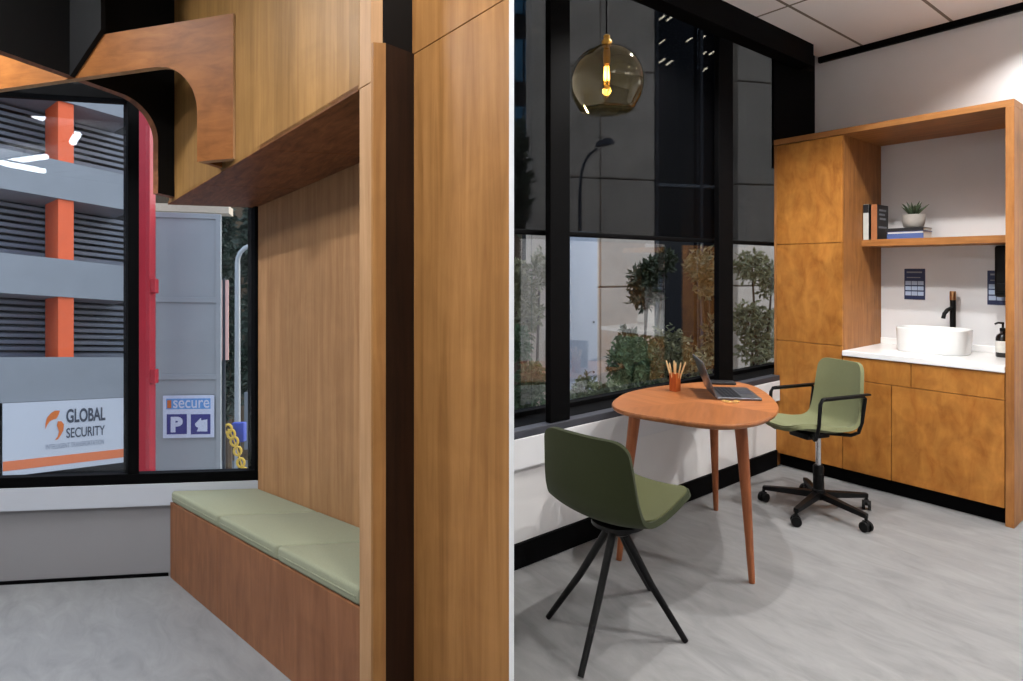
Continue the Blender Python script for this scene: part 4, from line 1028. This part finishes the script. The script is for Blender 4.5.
l = bpy.data.lights.new('bulb', 'POINT'); l.energy = 4; l.color = (1,.72,.4); l.shadow_soft_size = .02
lo = bpy.data.objects.new('bulb', l); C.objects.link(lo); lo.location = (PX,PY,PZ+.04)
# lounge lights: linear LED tubes hung under the black ceiling
def led(a0, d0, a1, d1, z, e, lab):
    p0, p1 = LM(a0,d0,z), LM(a1,d1,z)
    t = thing('linear_light', lab, 'ceiling light', (p0+p1)/2, 0, 'linear lights in the lounge')
    dr = (p1-p0)
    MB().tube([p0+Vector((0,0,.02)),p1+Vector((0,0,.02))], .025, 8).build('housing', 'black_metal', t, True)
    hg = MB()
    for q_ in (.2,.8): hg.tube([p0+dr*q_+Vector((0,0,.03)), p0+dr*q_+Vector((0,0,.14))], .004, 6)
    hg.build('hanger', 'black_metal', t, True)
    MB().tube([p0,p1], .018, 8).build('diffuser', 'led', t, True)
    l = bpy.data.lights.new('led', 'AREA'); l.shape = 'RECTANGLE'; l.size = dr.length; l.size_y = .08; l.energy = e; l.color = (.93,.96,1)
    lo = bpy.data.objects.new('led', l); C.objects.link(lo); lo.parent = t
    lo.location = (0,0,-.03); lo.rotation_euler = (0,0,math.atan2(dr.y, dr.x))
led(-1.5,-.5,-1.5,-1.6,3.1,88,'linear light over the lounge floor left of the bench')
led(-2.1,-3.46,-1.49,-3.46,2.86,60,'unseen linear light added near the lounge entrance for the divider end')  # added lamp, placed to keep the divider's end bright
gO = LM(0,.048,0); gE = Vector((LM(1,.048,0)-gO)[:2]).normalized(); gN = Vector((gE.y,-gE.x))
def mirrored(u, v, z=3.0):                     # where a lamp must hang so that the lounge window shows it along u, v
    Y = FPX*(z-H)/(VH-v); q = at(u, v, Y); dd = (Vector((q.x,q.y))-Vector((gO.x,gO.y))).dot(gN)
    return Vector((q.x-2*dd*gN.x, q.y-2*dd*gN.y, z))
def led2(p0, p1, e, lab):
    t = thing('linear_light', lab, 'ceiling light', (p0+p1)/2, 0, 'linear lights in the lounge'); dr = p1-p0
    MB().tube([p0+Vector((0,0,.045)),p1+Vector((0,0,.045))], .02, 8).build('housing', 'black_metal', t, True)
    MB().tube([p0,p1], .04, 8).build('diffuser', 'led', t, True)
    MB().tube([(p0+p1)/2+Vector((0,0,.06)),(p0+p1)/2+Vector((0,0,.3))], .006, 6).build('hanger', 'black_metal', t, True)
led2(mirrored(2,162.5), mirrored(46,156.5), 0, 'linear light forming the left arm of a V in the rear lounge')
led2(mirrored(5,163.5,2.9), mirrored(44,171,2.9), 0, 'linear light forming the right arm of a V in the rear lounge')

led2(mirrored(34.5,114.5,2.95), mirrored(42,117,2.95), 0, 'short linear light nearest the lounge window on the left')
led2(mirrored(73,142,2.95), mirrored(77.5,134.5,2.95), 0, 'short linear light in the middle of the rear lounge')
wd = bpy.data.worlds.new('world'); bpy.context.scene.world = wd; wd.use_nodes = True
nt = wd.node_tree; bg = nt.nodes['Background']
sk = nt.nodes.new('ShaderNodeTexSky'); sk.sky_type = 'NISHITA'; sk.sun_disc = False; sk.sun_elevation = math.radians(35); sk.air_density = 1; sk.dust_density = 3
mixn = nt.nodes.new('ShaderNodeMix'); mixn.data_type = 'RGBA'; mixn.inputs[0].default_value = .75; mixn.inputs[7].default_value = (.9,.95,1.05,1)
nt.links.new(sk.outputs[0], mixn.inputs[6]); nt.links.new(mixn.outputs[2], bg.inputs[0]); bg.inputs[1].default_value = 1.25
su = bpy.data.lights.new('sun', 'SUN'); su.energy = 1.0; su.angle = math.radians(40); su.color = (1,.96,.9)
so = bpy.data.objects.new('sun', su); C.objects.link(so); so.rotation_euler = Vector((-.3,.62,-.72)).to_track_quat('-Z','Y').to_euler()

vs = bpy.context.scene.view_settings
vs.view_transform = 'Standard'; vs.look = 'None'; vs.gamma = 1; vs.use_curve_mapping = False; vs.exposure = 0
